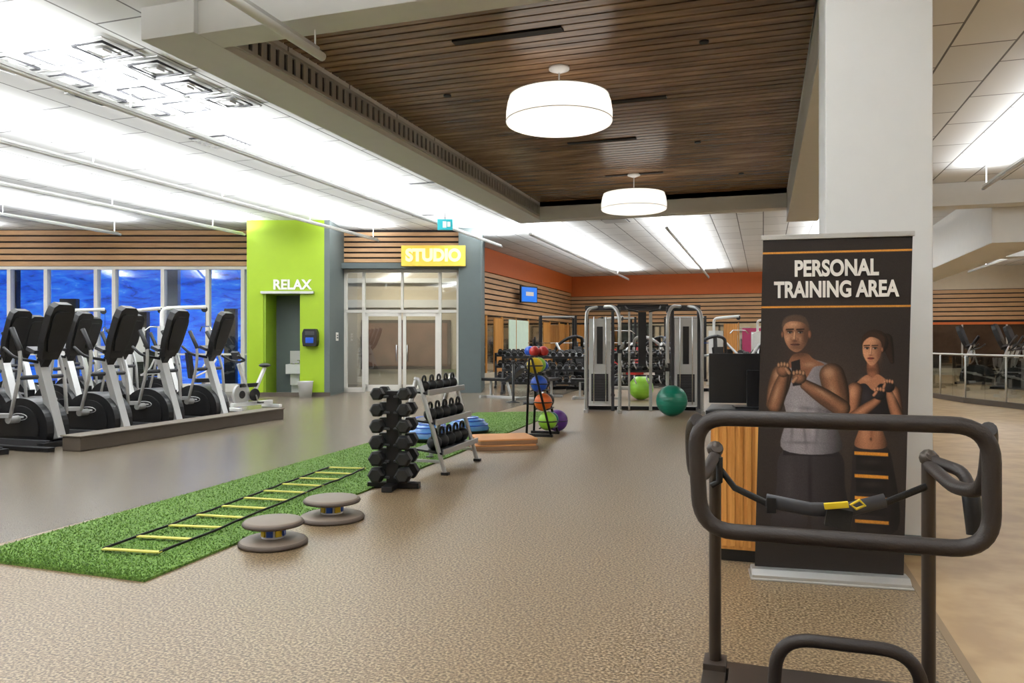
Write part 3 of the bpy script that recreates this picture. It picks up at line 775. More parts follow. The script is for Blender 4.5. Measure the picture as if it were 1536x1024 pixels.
def plate_machine(loc, rz, pad=M_black, fr=None):
    """plate loaded chest press"""
    b = B(); fr = fr or M_blackm
    b.beam((0, 0.75, 0.05), (0, -0.6, 0.05), 0.1, 0.09, fr); b.beam((-0.6, 0.7, 0.05), (0.6, 0.7, 0.05), 0.09, 0.09, fr); b.beam((-0.4, -0.6, 0.05), (0.4, -0.6, 0.05), 0.09, 0.09, fr)
    for x in (-0.55, 0.55):
        b.tube([(x, 0.7, 0.05), (x*0.9, 0.6, 1.25), (x*0.5, 0.3, 1.5), (0, 0.25, 1.55)], 0.045, fr, fil=0.2)
        b.tube([(x*0.9, 0.55, 1.35), (x*1.1, 0.1, 1.0), (x*0.9, -0.3, 1.05), (x*0.5, -0.32, 1.05)], 0.035, M_silver, fil=0.12)
        b.cyl((x*1.1, 0.1, 0.95), (x*1.45, 0.1, 0.95), 0.025, M_chrome, n=8)
        for k, R_ in enumerate((0.22, 0.22, 0.17)): b.cyl((x*(1.15+0.09*k), 0.1, 0.95), (x*(1.22+0.09*k), 0.1, 0.95), R_, M_rubber, n=24)
        b.cyl((x, 0.72, 0.45), (x*1.4, 0.72, 0.45), 0.025, M_chrome, n=8); b.cyl((x*1.1, 0.72, 0.45), (x*1.3, 0.72, 0.45), 0.22, M_rubber, n=24)
    b.box((0, -0.15, 0.48), (0.34, 0.42, 0.1), pad); b.box((0, 0.14, 0.88), (0.3, 0.1, 0.75), pad, rot=(-0.25, 0, 0)); b.beam((0, -0.1, 0.05), (0, -0.1, 0.45), 0.08, 0.08, fr)
    b.beam((0, 0.25, 0.05), (0, 0.35, 1.55), 0.08, 0.08, fr)
    return b.done('chest_press_machine', loc, rz, bev=0.006)
def bench(loc, rz):
    b = B()
    b.box((0, 0.15, 0.46), (0.28, 0.8, 0.07), M_black); b.box((0, -0.45, 0.62), (0.28, 0.6, 0.07), M_black, rot=(-0.6, 0, 0))
    b.beam((0, 0.5, 0.03), (0, -0.6, 0.03), 0.06, 0.06, M_silver); b.beam((-0.25, 0.5, 0.03), (0.25, 0.5, 0.03), 0.06, 0.06, M_silver); b.beam((-0.25, -0.6, 0.03), (0.25, -0.6, 0.03), 0.06, 0.06, M_silver)
    b.beam((0, 0.35, 0.03), (0, 0.35, 0.43), 0.05, 0.05, M_silver); b.beam((0, -0.3, 0.03), (0, -0.15, 0.45), 0.05, 0.05, M_silver)
    return b.done('weight_bench', loc, rz, bev=0.006)
dumbbell_rack(V(0.85, 20.6), TH-0.1, 2.2); dumbbell_rack(V(1.9, 24.4), math.pi/2+math.pi); dumbbell_rack(V(0.4, 23.4), TH, 1.8); dumbbell_rack(V(3.5, 20.0), TH+0.1, 1.9)
bench(V(-0.25, 18.9), TH+0.9); bench(V(0.85, 18.9), TH-0.4); bench(V(2.0, 18.6), TH+1.4)
power_rack(V(1.6, 27.0), TH, M_rubber); power_rack(V(3.9, 28.5), TH, M_red); power_rack(V(6.2, 27.5), TH, M_blue)
plate_machine(V(2.0, 22.0), TH+0.6); plate_machine(V(3.7, 22.6), TH-0.7, M_red, M_silver); plate_machine(V(5.7, 20.8), TH+0.3, M_black, M_dgrey); plate_machine(V(7.5, 21.6), TH-0.5, M_black); plate_machine(V(5.0, 24.6), TH+2.0); plate_machine(V(5.9, 17.2), TH-0.6); plate_machine(V(9.0, 24.0), TH+0.4)
lat_machine(V(3.4, 25.5), TH+0.5, M_red); lat_machine(V(6.9, 24.6), TH+0.7, M_black); lat_machine(V(9.0, 27.6), TH, M_purple)
lat_machine(V(7.4, 19.2), TH+0.9, M_black, M_lgrey); lat_machine(V(-8.9, 18.7), TH+1.2, M_black); lat_machine(V(-7.5, 17.6), TH+2.2, M_black); lat_machine(V(-10.6, 19.0), TH+2.0, M_black, M_lgrey)
b = B()
b.lathe([(0.001, 0.0), (0.3, 0), (0.3, 0.05), (0.04, 0.07), (0.035, 1.1)], (0, 0, 0), M_black)
for i, m_ in enumerate((M_red, M_black, M_blue, M_red)):
    b.ball((0.16*math.cos(i*1.57), 0.16*math.sin(i*1.57), 1.18), 0.12, m_, n=16); b.ball((0.16*math.cos(i*1.57+.6), 0.16*math.sin(i*1.57+.6), 0.85), 0.12, [M_blue, M_black, M_black, M_black][i], n=16)
b.tube([(0.28*math.cos(t*math.pi/8), 0.28*math.sin(t*math.pi/8), 1.08) for t in range(16)], 0.012, M_black, closed=True, n=6)
b.tube([(0.28*math.cos(t*math.pi/8), 0.28*math.sin(t*math.pi/8), 0.76) for t in range(16)], 0.012, M_black, closed=True, n=6)
b.done('medicine_ball_tree', V(0.55, 17.2))

# ------------------------------------------------------------------ ellipticals
def elliptical():
    b = B()
    poly = []
    for k in range(25):
        t = math.pi*k/24
        poly.append((-0.03+0.47*math.cos(t), 0.18+0.46*math.sin(t)**0.8))
    poly += [(-0.47, 0.08), (0.42, 0.08)]
    b.prism(poly, -0.17, 0.17, M_black)
    poly2 = [(-0.03+(a+0.03)*0.72, 0.2+(c-0.2)*0.72+0.02) for a, c in poly]
    b.prism(poly2, -0.19, 0.19, M_black)
    b.tube([(-0.03+0.14*math.cos(t*math.pi/10), -0.195, 0.39+0.045*math.sin(t*math.pi/10)) for t in range(20)], 0.006, M_silver, closed=True, n=5)
    b.b6(-0.10, 0.05, -0.196, -0.19, 0.375, 0.40, M_silver)
    for y in (-0.22, 0.22): b.beam((-0.9, y, 0.06), (0.5, y, 0.06), 0.07, 0.07, M_dgrey)
    for x in (-0.88, 0.48): b.box((x, 0, 0.035), (0.12, 0.62, 0.07), M_black)
    b.beam((0.46, 0, 0.10), (0.12, 0, 1.12), 0.10, 0.13, M_silver, up=(0, 1, 0))
    b.beam((0.12, 0, 1.05), (0.30, 0, 1.3), 0.12, 0.12, M_black, up=(0, 1, 0))
    R = Matrix.Translation((0.22, 0, 1.18)) @ Matrix.Rotation(0.36, 4, 'Y')
    b.T = R
    sh = [(-0.12, 0.0), (0.12, 0.0), (0.17, 0.25), (0.18, 0.62), (0.16, 0.74), (0.10, 0.79), (-0.10, 0.79), (-0.16, 0.74), (-0.18, 0.62), (-0.17, 0.25)]
    b.prism(sh, -0.03, 0.08, M_black, 'yz')
    b.prism([(a*0.78, 0.12+c*0.72) for a, c in sh], 0.08, 0.10, M_blackm, 'yz')
    b.prism([(a*0.8, 0.28+c*0.5) for a, c in sh], -0.04, -0.03, M_dgrey, 'yz')
    b.box((-0.08, 0, 0.08), (0.16, 0.4, 0.05), M_dgrey)
    b.T = Matrix.Identity(4)
    b.tube([(0.15, -0.05, 1.12), (-0.02, -0.27, 1.18), (-0.18, -0.30, 1.32)], 0.022, M_black, fil=0.08)
    b.tube([(0.15, 0.05, 1.12), (-0.02, 0.27, 1.18), (-0.18, 0.30, 1.32)], 0.022, M_black, fil=0.08)
    for y, s_ in ((-0.34, 1), (0.34, -1)):
        b.tube([(0.10-0.1*s_, y, 0.42), (0.16, y, 0.95), (0.10+0.08*s_, y, 1.30), (-0.08+0.1*s_, y, 1.56)], 0.024, M_silver, fil=0.15)
        b.tube([(0.10+0.08*s_, y, 1.28), (-0.08+0.1*s_, y, 1.58)], 0.034, M_black)
        b.cyl((0.14, y, 0.92), (0.14, 0, 0.92), 0.03, M_dgrey)
        b.beam((0.10-0.1*s_, y, 0.42), (-0.75, y-0.02*s_, 0.30+0.1*s_), 0.05, 0.06, M_silver)
        b.box((-0.52, y, 0.40+0.07*s_), (0.40, 0.16, 0.04), M_black, rot=(0, 0.1, 0)); b.box((-0.33, y, 0.44+0.07*s_), (0.03, 0.16, 0.09), M_black)
    b.cyl((-0.05, -0.34, 0.36), (-0.05, 0.34, 0.36), 0.05, M_silver)
    return b.done('elliptical_trainer', (-9.45, 7.9, 0), 0.0, bev=0.008)
e = elliptical()
for (u, v, r) in ((-9.45, 9.0, 0.03), (-9.45, 10.1, -0.02), (-9.45, 11.2, 0.02), (-11.9, 9.3, 0.0), (-11.9, 10.5, 0.03), (-11.9, 11.7, -0.03), (-11.9, 12.9, 0), (-11.9, 8.1, 0.0), (-9.45, 6.8, 0), (-14.3, 10.2, 0), (-14.3, 11.6, 0), (-14.3, 13.0, 0),
                  (6.6, 28.5, 2.6), (8.2, 29.5, 2.4), (10.0, 30.5, 2.8), (7.0, 26.0, 2.6), (9.4, 27.0, 2.6)):
    copy(e, (u, v, 0), r)
b = B()
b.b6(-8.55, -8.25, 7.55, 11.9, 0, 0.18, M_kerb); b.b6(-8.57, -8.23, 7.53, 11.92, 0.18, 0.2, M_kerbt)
b.b6(-9.5, -8.55, 7.35, 7.45, 0, 0.06, M_black)
b.done('platform_edge_ramp', bev=0.01)
b = B()
b.cyl((-0.35, -0.03, 0.32), (-0.35, 0.03, 0.32), 0.22, M_silver, n=32); b.cyl((-0.35, -0.04, 0.32), (-0.35, 0.04, 0.32), 0.08, M_black)
b.beam((-0.6, 0, 0.12), (0.5, 0, 0.12), 0.07, 0.08, M_lgrey); b.box((-0.6, 0, 0.04), (0.09, 0.5, 0.06), M_lgrey); b.box((0.5, 0, 0.04), (0.09, 0.5, 0.06), M_lgrey)
b.beam((-0.1, 0, 0.2), (-0.42, 0, 0.95), 0.06, 0.06, M_lgrey, up=(0, 1, 0)); b.beam((-0.05, 0, 0.25), (0.3, 0, 0.85), 0.06, 0.06, M_lgrey, up=(0, 1, 0))
b.beam((-0.42, 0, 0.5), (0.12, 0, 0.5), 0.06, 0.08, M_black); b.ball((0.3, 0, 0.9), 0.13, M_black, sc=(1.1, 0.8, 0.35), n=16)
b.tube([(-0.65, -0.22, 1.12), (-0.45, -0.22, 1.02), (-0.42, 0, 0.98), (-0.45, 0.22, 1.02), (-0.65, 0.22, 1.12)], 0.022, M_black, fil=0.06)
b.box((-0.48, 0, 1.12), (0.05, 0.2, 0.16), M_dgrey, rot=(0, -0.5, 0)); b.cyl((-0.05, -0.09, 0.3), (-0.05, -0.05, 0.3), 0.13, M_black)
b.beam((-0.05, -0.1, 0.3), (0.02, -0.1, 0.14), 0.03, 0.02, M_silver); b.box((0.02, -0.16, 0.14), (0.1, 0.1, 0.03), M_black)
b.done('stationary_bike', V(-5.35, 15.9), TH+1.1, bev=0.005)

# ------------------------------------------------------------------ banner stand
W = 0.82; HB = 1.97
left = V(1.457, 4.60); right = V(2.25, 4.41)
bc = (left+right)/2; brz = math.atan2(right.y-left.y, right.x-left.x)
NX, NZ = 330, 770
S, T = np.meshgrid(np.linspace(0, 1, NX), np.linspace(0, 1, NZ))     # T from top
PY = 350+508*T; PX = 1155-18*T+217*S
img = np.zeros((NZ, NX, 3)); 
img[:] = np.array([46, 39, 36]); img += (T[..., None]*6)
rg = np.exp(-(((PX-1240)/75)**2+((PY-590)/120)**2)); img += rg[..., None]*np.array([20, 15, 12])
def put(mask, c, a=1.0):
    mk = (np.clip(mask, 0, 1)*a)[..., None]
    c = np.array(c, float)
    img[:] = img*(1-mk)+c*mk
def shaded(c, n, l, k=0.45):
    f = 1-k*n**2+0.22*l
    return np.array(c)[None, None, :]*np.clip(f, 0.25, 1.4)[..., None]
def ell(cx, cy, rx, ry, c, rot=0.0, k=0.4, a=1.0, soft=1.2):
    dx = PX-cx; dy = PY-cy; cr, sr = math.cos(rot), math.sin(rot)
    x = (dx*cr+dy*sr)/rx; y = (-dx*sr+dy*cr)/ry; d = np.sqrt(x*x+y*y)
    put((1-d)*min(rx, ry)/soft+0.5, shaded(c, np.clip(d, 0, 1), -x-0.3*y, k), a)
def blob(cx, cy, rx, ry, c, a=0.5, rot=0.0):
    dx = PX-cx; dy = PY-cy; cr, sr = math.cos(rot), math.sin(rot)
    x = (dx*cr+dy*sr)/rx; y = (-dx*sr+dy*cr)/ry
    put(np.exp(-(x*x+y*y)), c, a)
def cap(p, q, r1, r2, c, k=0.45, a=1.0, bulge=0.10):
    p = np.array(p, float); q = np.array(q, float); d = q-p; L = math.hypot(*d)
    t = np.clip(((PX-p[0])*d[0]+(PY-p[1])*d[1])/L**2, 0, 1)
    r = r1+(r2-r1)*t + bulge*r1*np.sin(t*math.pi)
    ex = PX-(p[0]+d[0]*t); ey = PY-(p[1]+d[1]*t); dist = np.hypot(ex, ey)
    put((r-dist)/1.3+0.5, shaded(c, np.clip(dist/r, 0, 1), -(ex/r), k), a)
def poly(pts, c, a=1.0, cx=None, hw=None, k=0.35):
    ins = np.zeros(PX.shape, bool); n = len(pts); dm = np.full(PX.shape, 1e9)
    for i in range(n):
        x1, y1 = pts[i]; x2, y2 = pts[(i+1) % n]
        cond = ((y1 > PY) != (y2 > PY)); 
        xi = (x2-x1)*(PY-y1)/((y2-y1) if y2 != y1 else 1e-9)+x1
        ins ^= (cond & (PX < xi))
        L2 = (x2-x1)**2+(y2-y1)**2
        t = np.clip(((PX-x1)*(x2-x1)+(PY-y1)*(y2-y1))/L2, 0, 1)
        dm = np.minimum(dm, np.hypot(PX-x1-t*(x2-x1), PY-y1-t*(y2-y1)))
    mk = np.where(ins, dm, -dm)/1.2+0.5
    if cx is None: put(mk, c, a)
    else:
        l = (PX-cx)/hw; put(mk, shaded(c, np.clip(abs(l), 0, 1), -l, k), a)
def curve(pts, n=6):
    """Catmull-Rom closed outline"""
    o = []; N = len(pts)
    for i in range(N):
        p0, p1, p2, p3 = [np.array(pts[(i+j-1) % N], float) for j in range(4)]
        for k in range(n):
            t = k/n
            o.append(tuple(0.5*((2*p1)+(-p0+p2)*t+(2*p0-5*p1+4*p2-p3)*t*t+(-p0+3*p1-3*p2+p3)*t**3)))
    return o
DK = (30, 20, 16)
# ---- woman
sk2 = (176, 118, 86); hl2 = (226, 170, 132)
poly(curve([(1290, 662), (1328, 662), (1342, 700), (1346, 790), (1284, 790), (1282, 710)]), (44, 39, 40), cx=1312, hw=36)
poly(curve([(1291, 612), (1333, 610), (1327, 640), (1331, 668), (1288, 668), (1293, 640)]), sk2, cx=1310, hw=27, k=0.6)
blob(1311, 640, 2.2, 22, (128, 80, 56), 0.6); blob(1301, 640, 4, 18, hl2, 0.35); blob(1320, 638, 4, 16, hl2, 0.25); blob(1310, 656, 1.6, 2.4, DK, 0.6)
poly(curve([(1287, 574), (1300, 568), (1326, 568), (1341, 578), (1338, 620), (1290, 622)]), (34, 31, 34), cx=1312, hw=34)
blob(1303, 592, 8, 10, (74, 66, 70), 0.5)
cap((1334, 506), (1341, 540), 8, 3, (48, 32, 25))
ell(1317, 511, 19.5, 19, (62, 42, 32))
cap((1313, 538), (1315, 560), 7.5, 9, (150, 98, 72))
poly(curve([(1289, 574), (1304, 560), (1312, 564), (1322, 559), (1339, 574), (1324, 573), (1314, 583), (1303, 573)]), sk2)
blob(1303, 566, 7, 3, hl2, 0.4); blob(1313, 552, 9, 4, (92, 56, 40), 0.6)
poly(curve([(1300, 512), (1305, 503), (1318, 502), (1326, 511), (1326, 527), (1320, 540), (1312, 546), (1305, 540), (1300, 528)]), (202, 142, 106), cx=1309, hw=20, k=0.35)
blob(1323, 528, 4, 13, (128, 80, 58), 0.6); blob(1305, 529, 4, 5, hl2, 0.5); blob(1311, 509, 7, 4, hl2, 0.4)
poly(curve([(1298, 516), (1301, 503), (1314, 496), (1330, 503), (1329, 520), (1324, 508), (1312, 503), (1303, 508)]), (58, 38, 28))
for ex in (1305.5, 1317):
    blob(ex, 519.5, 4.2, 2.2, (110, 66, 48), 0.6); ell(ex, 520, 2.8, 1.3, (226, 214, 206)); ell(ex+0.3, 520, 1.4, 1.3, DK); cap((ex-4, 516), (ex+4, 515.6), 0.8, 0.7, (56, 36, 26))
    cap((ex-3, 518.8), (ex+3, 518.8), 0.5, 0.5, DK)
cap((1311.5, 519), (1310.5, 528), 0.9, 1.7, (226, 168, 132), a=0.8); blob(1311, 530.5, 3, 1.2, (108, 62, 46), 0.7)
ell(1311, 535, 4.6, 1.7, (160, 66, 60)); cap((1307, 534.8), (1315, 534.8), 0.4, 0.4, (90, 36, 34)); blob(1311, 539, 4, 1.4, (140, 90, 66), 0.5); ell(1327.5, 522, 1.8, 4, (160, 104, 76))
cap((1288, 582), (1281, 624), 11, 8.5, sk2, 0.6); blob(1284, 586, 5, 8, hl2, 0.5); cap((1282, 627), (1320, 598), 9, 5.5, sk2, 0.6); blob(1298, 612, 10, 2.6, hl2, 0.35, -0.65)
cap((1342, 585), (1348, 624), 10, 8, sk2, 0.6); cap((1349, 624), (1337, 588), 8.5, 5.5, sk2, 0.6); blob(1343, 590, 4, 8, hl2, 0.35)
ell(1323, 588, 9.5, 9, (40, 35, 37)); ell(1336, 577, 8.5, 8.5, (48, 42, 43))
for k in range(4): ell(1316.5+k*4.1, 582-(k in (1, 2))*1, 2.2, 3.4, (206, 144, 108)); ell(1330.5+k*3.6, 570-(k in (1, 2))*1, 1.9, 3.2, (206, 144, 108))
cap((1315, 590), (1319, 585), 2.4, 1.8, (200, 138, 104)); cap((1329, 578), (1331, 573), 2.2, 1.7, (200, 138, 104))
# ---- man
sk = (148, 102, 74); hl = (218, 170, 134); sh_ = (76, 50, 38)
poly(curve([(1183, 676), (1262, 676), (1272, 730), (1278, 800), (1226, 802), (1221, 752), (1210, 802), (1164, 800), (1171, 735)]), (60, 54, 56), cx=1216, hw=66)
blob(1221, 730, 3, 50, (30, 26, 27), 0.7); blob(1190, 730, 8, 40, (82, 76, 78), 0.4); poly([(1183, 670), (1263, 670), (1265, 684), (1181, 684)], (38, 34, 36))
poly(curve([(1188, 548), (1206, 538), (1232, 538), (1256, 549), (1266, 580), (1260, 630), (1264, 676), (1182, 676), (1187, 625), (1179, 580)]), (150, 143, 147), cx=1216, hw=58, k=0.55)
for (x_, y_, rx_, ry_, ro) in ((1196, 640, 2.5, 26, 0.1), (1214, 650, 2.2, 22, -0.1), (1233, 640, 2.6, 28, 0.12), (1250, 630, 3, 30, -0.08), (1222, 612, 22, 3, 0.1), (1210, 664, 24, 2.5, 0)):
    blob(x_, y_, rx_, ry_, (96, 90, 95), 0.6, ro)
for (x_, y_, rx_, ry_) in ((1200, 622, 5, 18), (1226, 632, 5, 20), (1240, 590, 9, 9)): blob(x_, y_, rx_, ry_, (200, 194, 196), 0.5)
cap((1181, 561), (1168, 606), 15.5, 11, sk, 0.65, bulge=0.14); cap((1255, 561), (1267, 608), 18.5, 13, sk, 0.65, bulge=0.14)
blob(1175, 560, 6, 9, hl, 0.6, 0.3); blob(1164, 588, 3, 14, hl, 0.4, 0.25); blob(1250, 556, 8, 8, hl, 0.55); blob(1256, 588, 4, 14, hl, 0.35, -0.25); blob(1268, 580, 4, 22, sh_, 0.5, -0.2)
poly(curve([(1190, 548), (1198, 530), (1218, 528), (1228, 536), (1244, 545), (1228, 549), (1216, 566), (1202, 552)]), (138, 93, 68))
blob(1222, 545, 10, 4, hl, 0.35); blob(1208, 528, 15, 6, sh_, 0.75)
poly(curve([(1183, 486), (1187, 475), (1200, 470), (1214, 474), (1221, 486), (1221, 503), (1215, 518), (1204, 526), (1193, 521), (1186, 508)]), (168, 118, 88), cx=1199, hw=26, k=0.35)
poly(curve([(1182, 492), (1183, 478), (1192, 470), (1208, 469), (1219, 476), (1223, 494), (1219, 486), (1210, 480), (1196, 479), (1187, 483)]), (82, 64, 54), a=0.9)
blob(1217, 502, 4.5, 16, sh_, 0.65); blob(1198, 484, 9, 4, hl, 0.6); blob(1190, 505, 3.5, 5, hl, 0.45); blob(1208, 506, 3, 4, hl, 0.25)
ell(1223, 499, 2.8, 6.5, (148, 98, 72)); ell(1182.5, 499, 2, 5.5, (140, 92, 68))
for ex in (1193.5, 1209):
    blob(ex, 494.5, 5.4, 3.2, (74, 46, 34), 0.75); ell(ex, 496, 3.0, 1.3, (214, 204, 196)); ell(ex, 496, 1.5, 1.4, (26, 18, 14)); cap((ex-5, 491.6), (ex+5, 491), 1.1, 1.0, (50, 34, 26)); cap((ex-3.4, 494.6), (ex+3.4, 494.6), 0.6, 0.6, (34, 22, 18))
cap((1201, 495), (1200, 505), 1.2, 2.4, (206, 154, 118), a=0.85); blob(1200.5, 508.8, 4.4, 1.6, (74, 46, 36), 0.8); blob(1195, 506, 1.4, 2, (110, 72, 52), 0.5); blob(1206, 506, 1.4, 2, (96, 62, 46), 0.6)
blob(1202, 518, 11, 5.5, (86, 60, 48), 0.55); ell(1201, 514.3, 6.4, 1.7, (132, 78, 66)); cap((1195, 514.2), (1207, 514.2), 0.5, 0.5, (60, 34, 28)); blob(1201, 511, 6, 1, (92, 64, 50), 0.5)
cap((1170, 608), (1184, 562), 11.5, 7.5, sk, 0.65, bulge=0.16); blob(1172, 590, 3, 14, hl, 0.4, 0.3)
cap((1268, 610), (1216, 576), 13, 8, sk, 0.65, bulge=0.14); blob(1240, 587, 16, 3, hl, 0.4, 0.58); blob(1246, 604, 20, 4, sh_, 0.6, 0.58)
poly([(1195, 541), (1208, 537), (1210, 576), (1197, 578)], (34, 30, 32))
ell(1183, 554, 10, 10.5, (150, 104, 76), k=0.55); ell(1207, 565, 10.5, 9.5, (150, 104, 76), k=0.55)
for k in range(4): ell(1176.5+k*4.4, 546-(k in (1, 2))*1.2, 2.4, 4.2, (186, 138, 104), k=0.6); ell(1199+k*4.7, 558-(k in (1, 2))*1.2, 2.5, 4.2, (186, 138, 104), k=0.6)
cap((1192, 558), (1187, 551), 2.8, 2.2, (178, 130, 98)); cap((1198, 571), (1203, 565), 2.8, 2.2, (178, 130, 98))
for y in (678, 712, 745, 780):
    poly([(1286, y-3), (1334, y-2), (1334, y+3), (1286, y+2)], (222, 146, 52)); poly([(1288, y+3), (1332, y+4), (1332, y+26), (1288, y+25)], (30, 27, 27)); blob(1310, y+12, 14, 4, (70, 62, 58), 0.5)
fade = np.clip((PY-775)/40, 0, 1)[..., None]; img[:] = img*(1-fade)+np.array([42, 36, 33])*fade
for y in (374, 457): poly([(1140, y-1.5), (1380, y-1.5), (1380, y+1.5), (1140, y+1.5)], (224, 152, 62))
img *= 1+0.06*np.random.RandomState(1).randn(NZ, NX, 1)
img *= 0.95
me = bpy.data.meshes.new('banner_print')
lean = math.radians(-1.4)
XX = (S-0.5)*W; ZZ = 0.05+(1-T)*HB
cl, sl = math.cos(-lean), math.sin(-lean)
co = np.stack([XX*cl+ZZ*sl, np.zeros_like(XX)-0.004*np.cos(S*math.pi), ZZ*cl], -1).reshape(-1, 3)
idx = np.arange(NX*NZ).reshape(NZ, NX)
fcs = np.stack([idx[:-1, :-1], idx[1:, :-1], idx[1:, 1:], idx[:-1, 1:]], -1).reshape(-1, 4)
me.from_pydata(co.tolist(), [], fcs.tolist())
ca = me.color_attributes.new('print', 'FLOAT_COLOR', 'POINT')
s_ = np.clip(img/255.0, 0, 1); li = np.where(s_ <= 0.04045, s_/12.92, ((s_+0.055)/1.055)**2.4)
ca.data.foreach_set('color', np.concatenate([li.reshape(-1, 3), np.ones((NX*NZ, 1))], 1).astype(np.float32).ravel())
mb, nt, p = newmat('banner_vinyl_print')
at = nt.nodes.new('ShaderNodeAttribute'); at.attribute_name = 'print'
nt.links.new(at.outputs['Color'], p.inputs['Base Color']); p.inputs['Roughness'].default_value = 0.55; p.inputs['Specular IOR Level'].default_value = 0.3
me.materials.append(mb); me.polygons.foreach_set('use_smooth', [True]*len(me.polygons))
b = B()
b.b6(-0.44, 0.44, -0.11, 0.09, 0.0, 0.012, M_alu); b.prism([(-0.10, 0.0), (0.08, 0.0), (0.08, 0.035), (0.04, 0.055), (-0.06, 0.055), (-0.10, 0.03)], -0.43, 0.43, M_alu, 'yz')
sx = HB*sl
b.beam((-0.42+sx, 0, 0.05+HB*cl), (0.42+sx, 0, 0.05+HB*cl), 0.02, 0.03, M_alu); b.cyl((0.0, 0.03, 0.05), (sx, 0.015, HB+0.04), 0.011, M_alu, n=8)
bs = b.done('rollup_banner_stand', bc, brz, bev=0.003)
bp = bpy.data.objects.new('printed_panel', me); col.objects.link(bp); bp.parent = bs
def bz(py): return 0.05+(1-(py-350)/508)*HB
text('text_line_1', 'PERSONAL', 0.100, 0.46, (bz(400)*sl, -0.008, bz(400)), (math.pi/2, 0, 0), M_text, bs, 0.002, 0.035)
text('text_line_2', 'TRAINING AREA', 0.100, 0.685, (bz(432)*sl, -0.008, bz(432)), (math.pi/2, 0, 0), M_text, bs, 0.002, 0.035)

# ------------------------------------------------------------------ cabinet + monitor
b = B()
b.b6(0, 0.66, 0, 0.5, 0.08, 0.92, M_cab); b.b6(0.03, 0.63, 0.03, 0.47, 0, 0.08, M_black)
b.b6(-0.04, 0.68, -0.03, 0.26, 0.92, 0.96, M_blackm); b.b6(-0.04, 0.64, 0.26, 0.52, 0.92, 0.96, M_blackm)
for k in range(13): b.b6(0.012+k*0.05, 0.04+k*0.05, -0.012, 0, 0.1, 0.9, M_cab)
for k in range(9): b.b6(-0.012, 0, 0.03+k*0.052, 0.06+k*0.052, 0.1, 0.9, M_cab)
b.done('podium_cabinet', (-0.31, 5.06, 0), 0, bev=0.003)
b = B()
b.b6(-0.28, 0.28, -0.02, 0.02, 0.03, 0.36, M_black); b.b6(-0.265, 0.265, 0.02, 0.024, 0.045, 0.345, M_dgrey)
b.b6(-0.04, 0.04, -0.05, -0.02, 0.01, 0.25, M_black); b.b6(-0.12, 0.12, -0.1, 0.08, 0.0, 0.012, M_black)
b.done('computer_monitor', (-0.07, 5.35, 0.96), 0.15, bev=0.004)

# ------------------------------------------------------------------ push treadmill in the foreground
b = B()
PL, PR = -0.42, 0.37
for x in (PL, PR):
    b.tube([(x, 0, 0.03), (x, 0, 0.93), (x+0.01, -0.03, 0.965)], 0.025, M_browntub, n=14)
    b.box((x, 0, 0.06), (0.09, 0.12, 0.05), M_browntub)
    b.ball((x, 0, 0.955), 0.034, M_browntub, n=12)
zt, zb, yl = 1.145, 0.768, -0.63
b.tube([(-0.45, yl, zt), (0.425, yl, zt), (0.425, yl, zb), (-0.43, yl, zb)], 0.0265, M_brownbar, n=18, closed=True, fil=0.11, seg=8)
for s_, x in ((-1, PL), (1, PR)):
    e = -0.45 if s_ < 0 else 0.425
    b.tube([(e*0.98, yl, zt-0.01), (e+s_*0.02, yl+0.10, zt-0.05), (e+s_*0.015, yl+0.14, 0.92), (x+s_*0.02, yl+0.3, 0.9), (x, 0, 0.93)], 0.024, M_brownbar, n=12, fil=0.08)
b.tube([(PR, 0, 0.95), (PR+0.09, -0.16, 0.93), (PR+0.11, -0.2, 0.76)], 0.022, M_brownbar, n=12, fil=0.05)
b.cyl((PR+0.1, -0.185, 0.86), (PR+0.112, -0.203, 0.72), 0.03, M_black)
pts = [(PL+0.01, -0.02, 0.89), (PL+0.08, -0.06, 0.81), (PL+0.2, -0.1, 0.765), (PL+0.36, -0.12, 0.745), (PL+0.5, -0.1, 0.75), (PL+0.63, -0.06, 0.785), (PR-0.01, -0.02, 0.85)]
b.tube(pts, 0.015, M_rubber, n=8, flat=0.4)
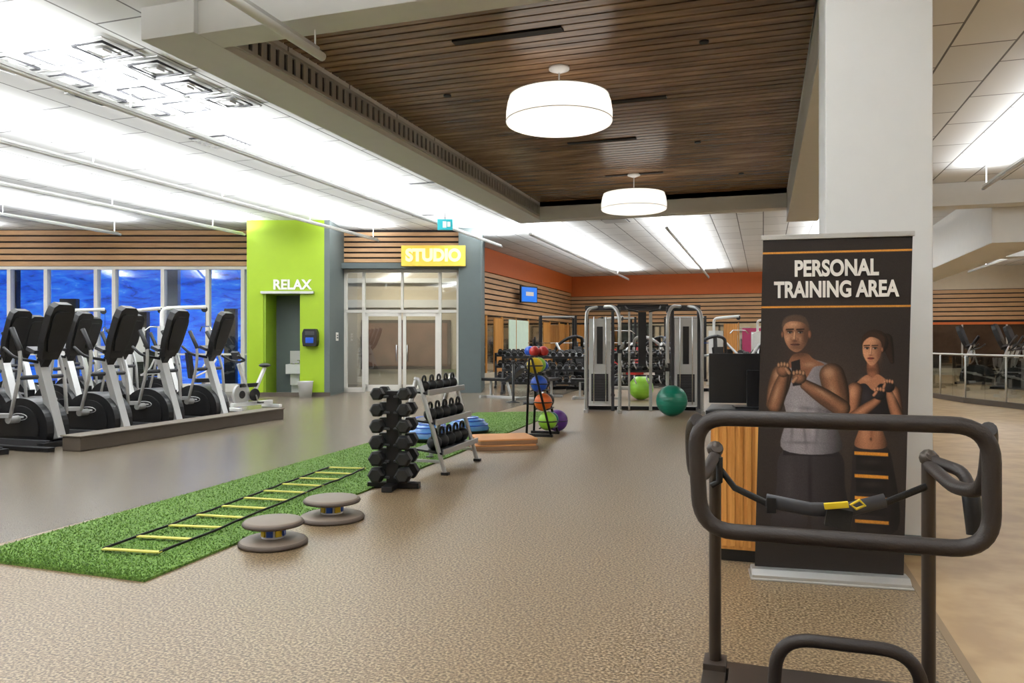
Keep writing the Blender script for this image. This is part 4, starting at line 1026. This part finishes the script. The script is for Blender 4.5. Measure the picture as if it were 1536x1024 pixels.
b.tube([(p_[0], p_[1]-0.012, p_[2]+0.012) for p_ in pts[2:6]], 0.028, M_dgrey, n=8, flat=0.35)
b.box((PL+0.46, -0.14, 0.735), (0.09, 0.05, 0.075), M_rubber, rot=(0, 0.15, 0)); b.box((PL+0.22, -0.125, 0.762), (0.035, 0.02, 0.06), M_black)
b.box((PL+0.45, -0.165, 0.785), (0.085, 0.02, 0.022), M_yellow, rot=(0, -0.15, 0))
b.tube([(PL+0.5, -0.165, 0.79), (PL+0.53, -0.165, 0.81), (PL+0.55, -0.16, 0.79), (PL+0.52, -0.16, 0.775)], 0.006, M_yellow, closed=True, n=6)
b.tube([(PL+0.02, -0.05, 0.93), (PL+0.02, -0.05, 0.83), (PL-0.01, -0.04, 0.81)], 0.014, M_rubber, n=8)
for x in (PL, PR): b.beam((x, 0.06, 0.03), (x, -1.75, 0.03), 0.09, 0.06, M_browntub)
b.beam((PL-0.03, 0.02, 0.035), (PR+0.03, 0.02, 0.035), 0.07, 0.05, M_browntub)
b.b6(PL+0.05, PR-0.05, -1.7, -0.25, 0.02, 0.07, M_rubber)
b.b6(PL+0.06, PR-0.06, -0.26, -0.1, 0.015, 0.1, M_browntub)
b.tube([(-0.20, -0.30, 0.04), (-0.18, -0.34, 0.33), (0.27, -0.34, 0.33), (0.32, -0.28, 0.04)], 0.024, M_brownbar, n=14, fil=0.12, seg=8)
b.done('push_sled_treadmill', (0.23, 3.28, 0), 0, bev=0.003)

# ------------------------------------------------------------------ camera / world
cam = bpy.data.cameras.new('camera'); co_ = bpy.data.objects.new('camera', cam); col.objects.link(co_)
cam.sensor_width = 36; cam.lens = 36*1150/1536
co_.location = (0, 0, 1.4); co_.rotation_euler = (math.pi/2, 0, TH)
sc.camera = co_
w = bpy.data.worlds.new('world'); sc.world = w; w.use_nodes = True
w.node_tree.nodes['Background'].inputs[0].default_value = (0.02, 0.03, 0.06, 1); w.node_tree.nodes['Background'].inputs[1].default_value = 0.5
sc.view_settings.view_transform = 'Standard'
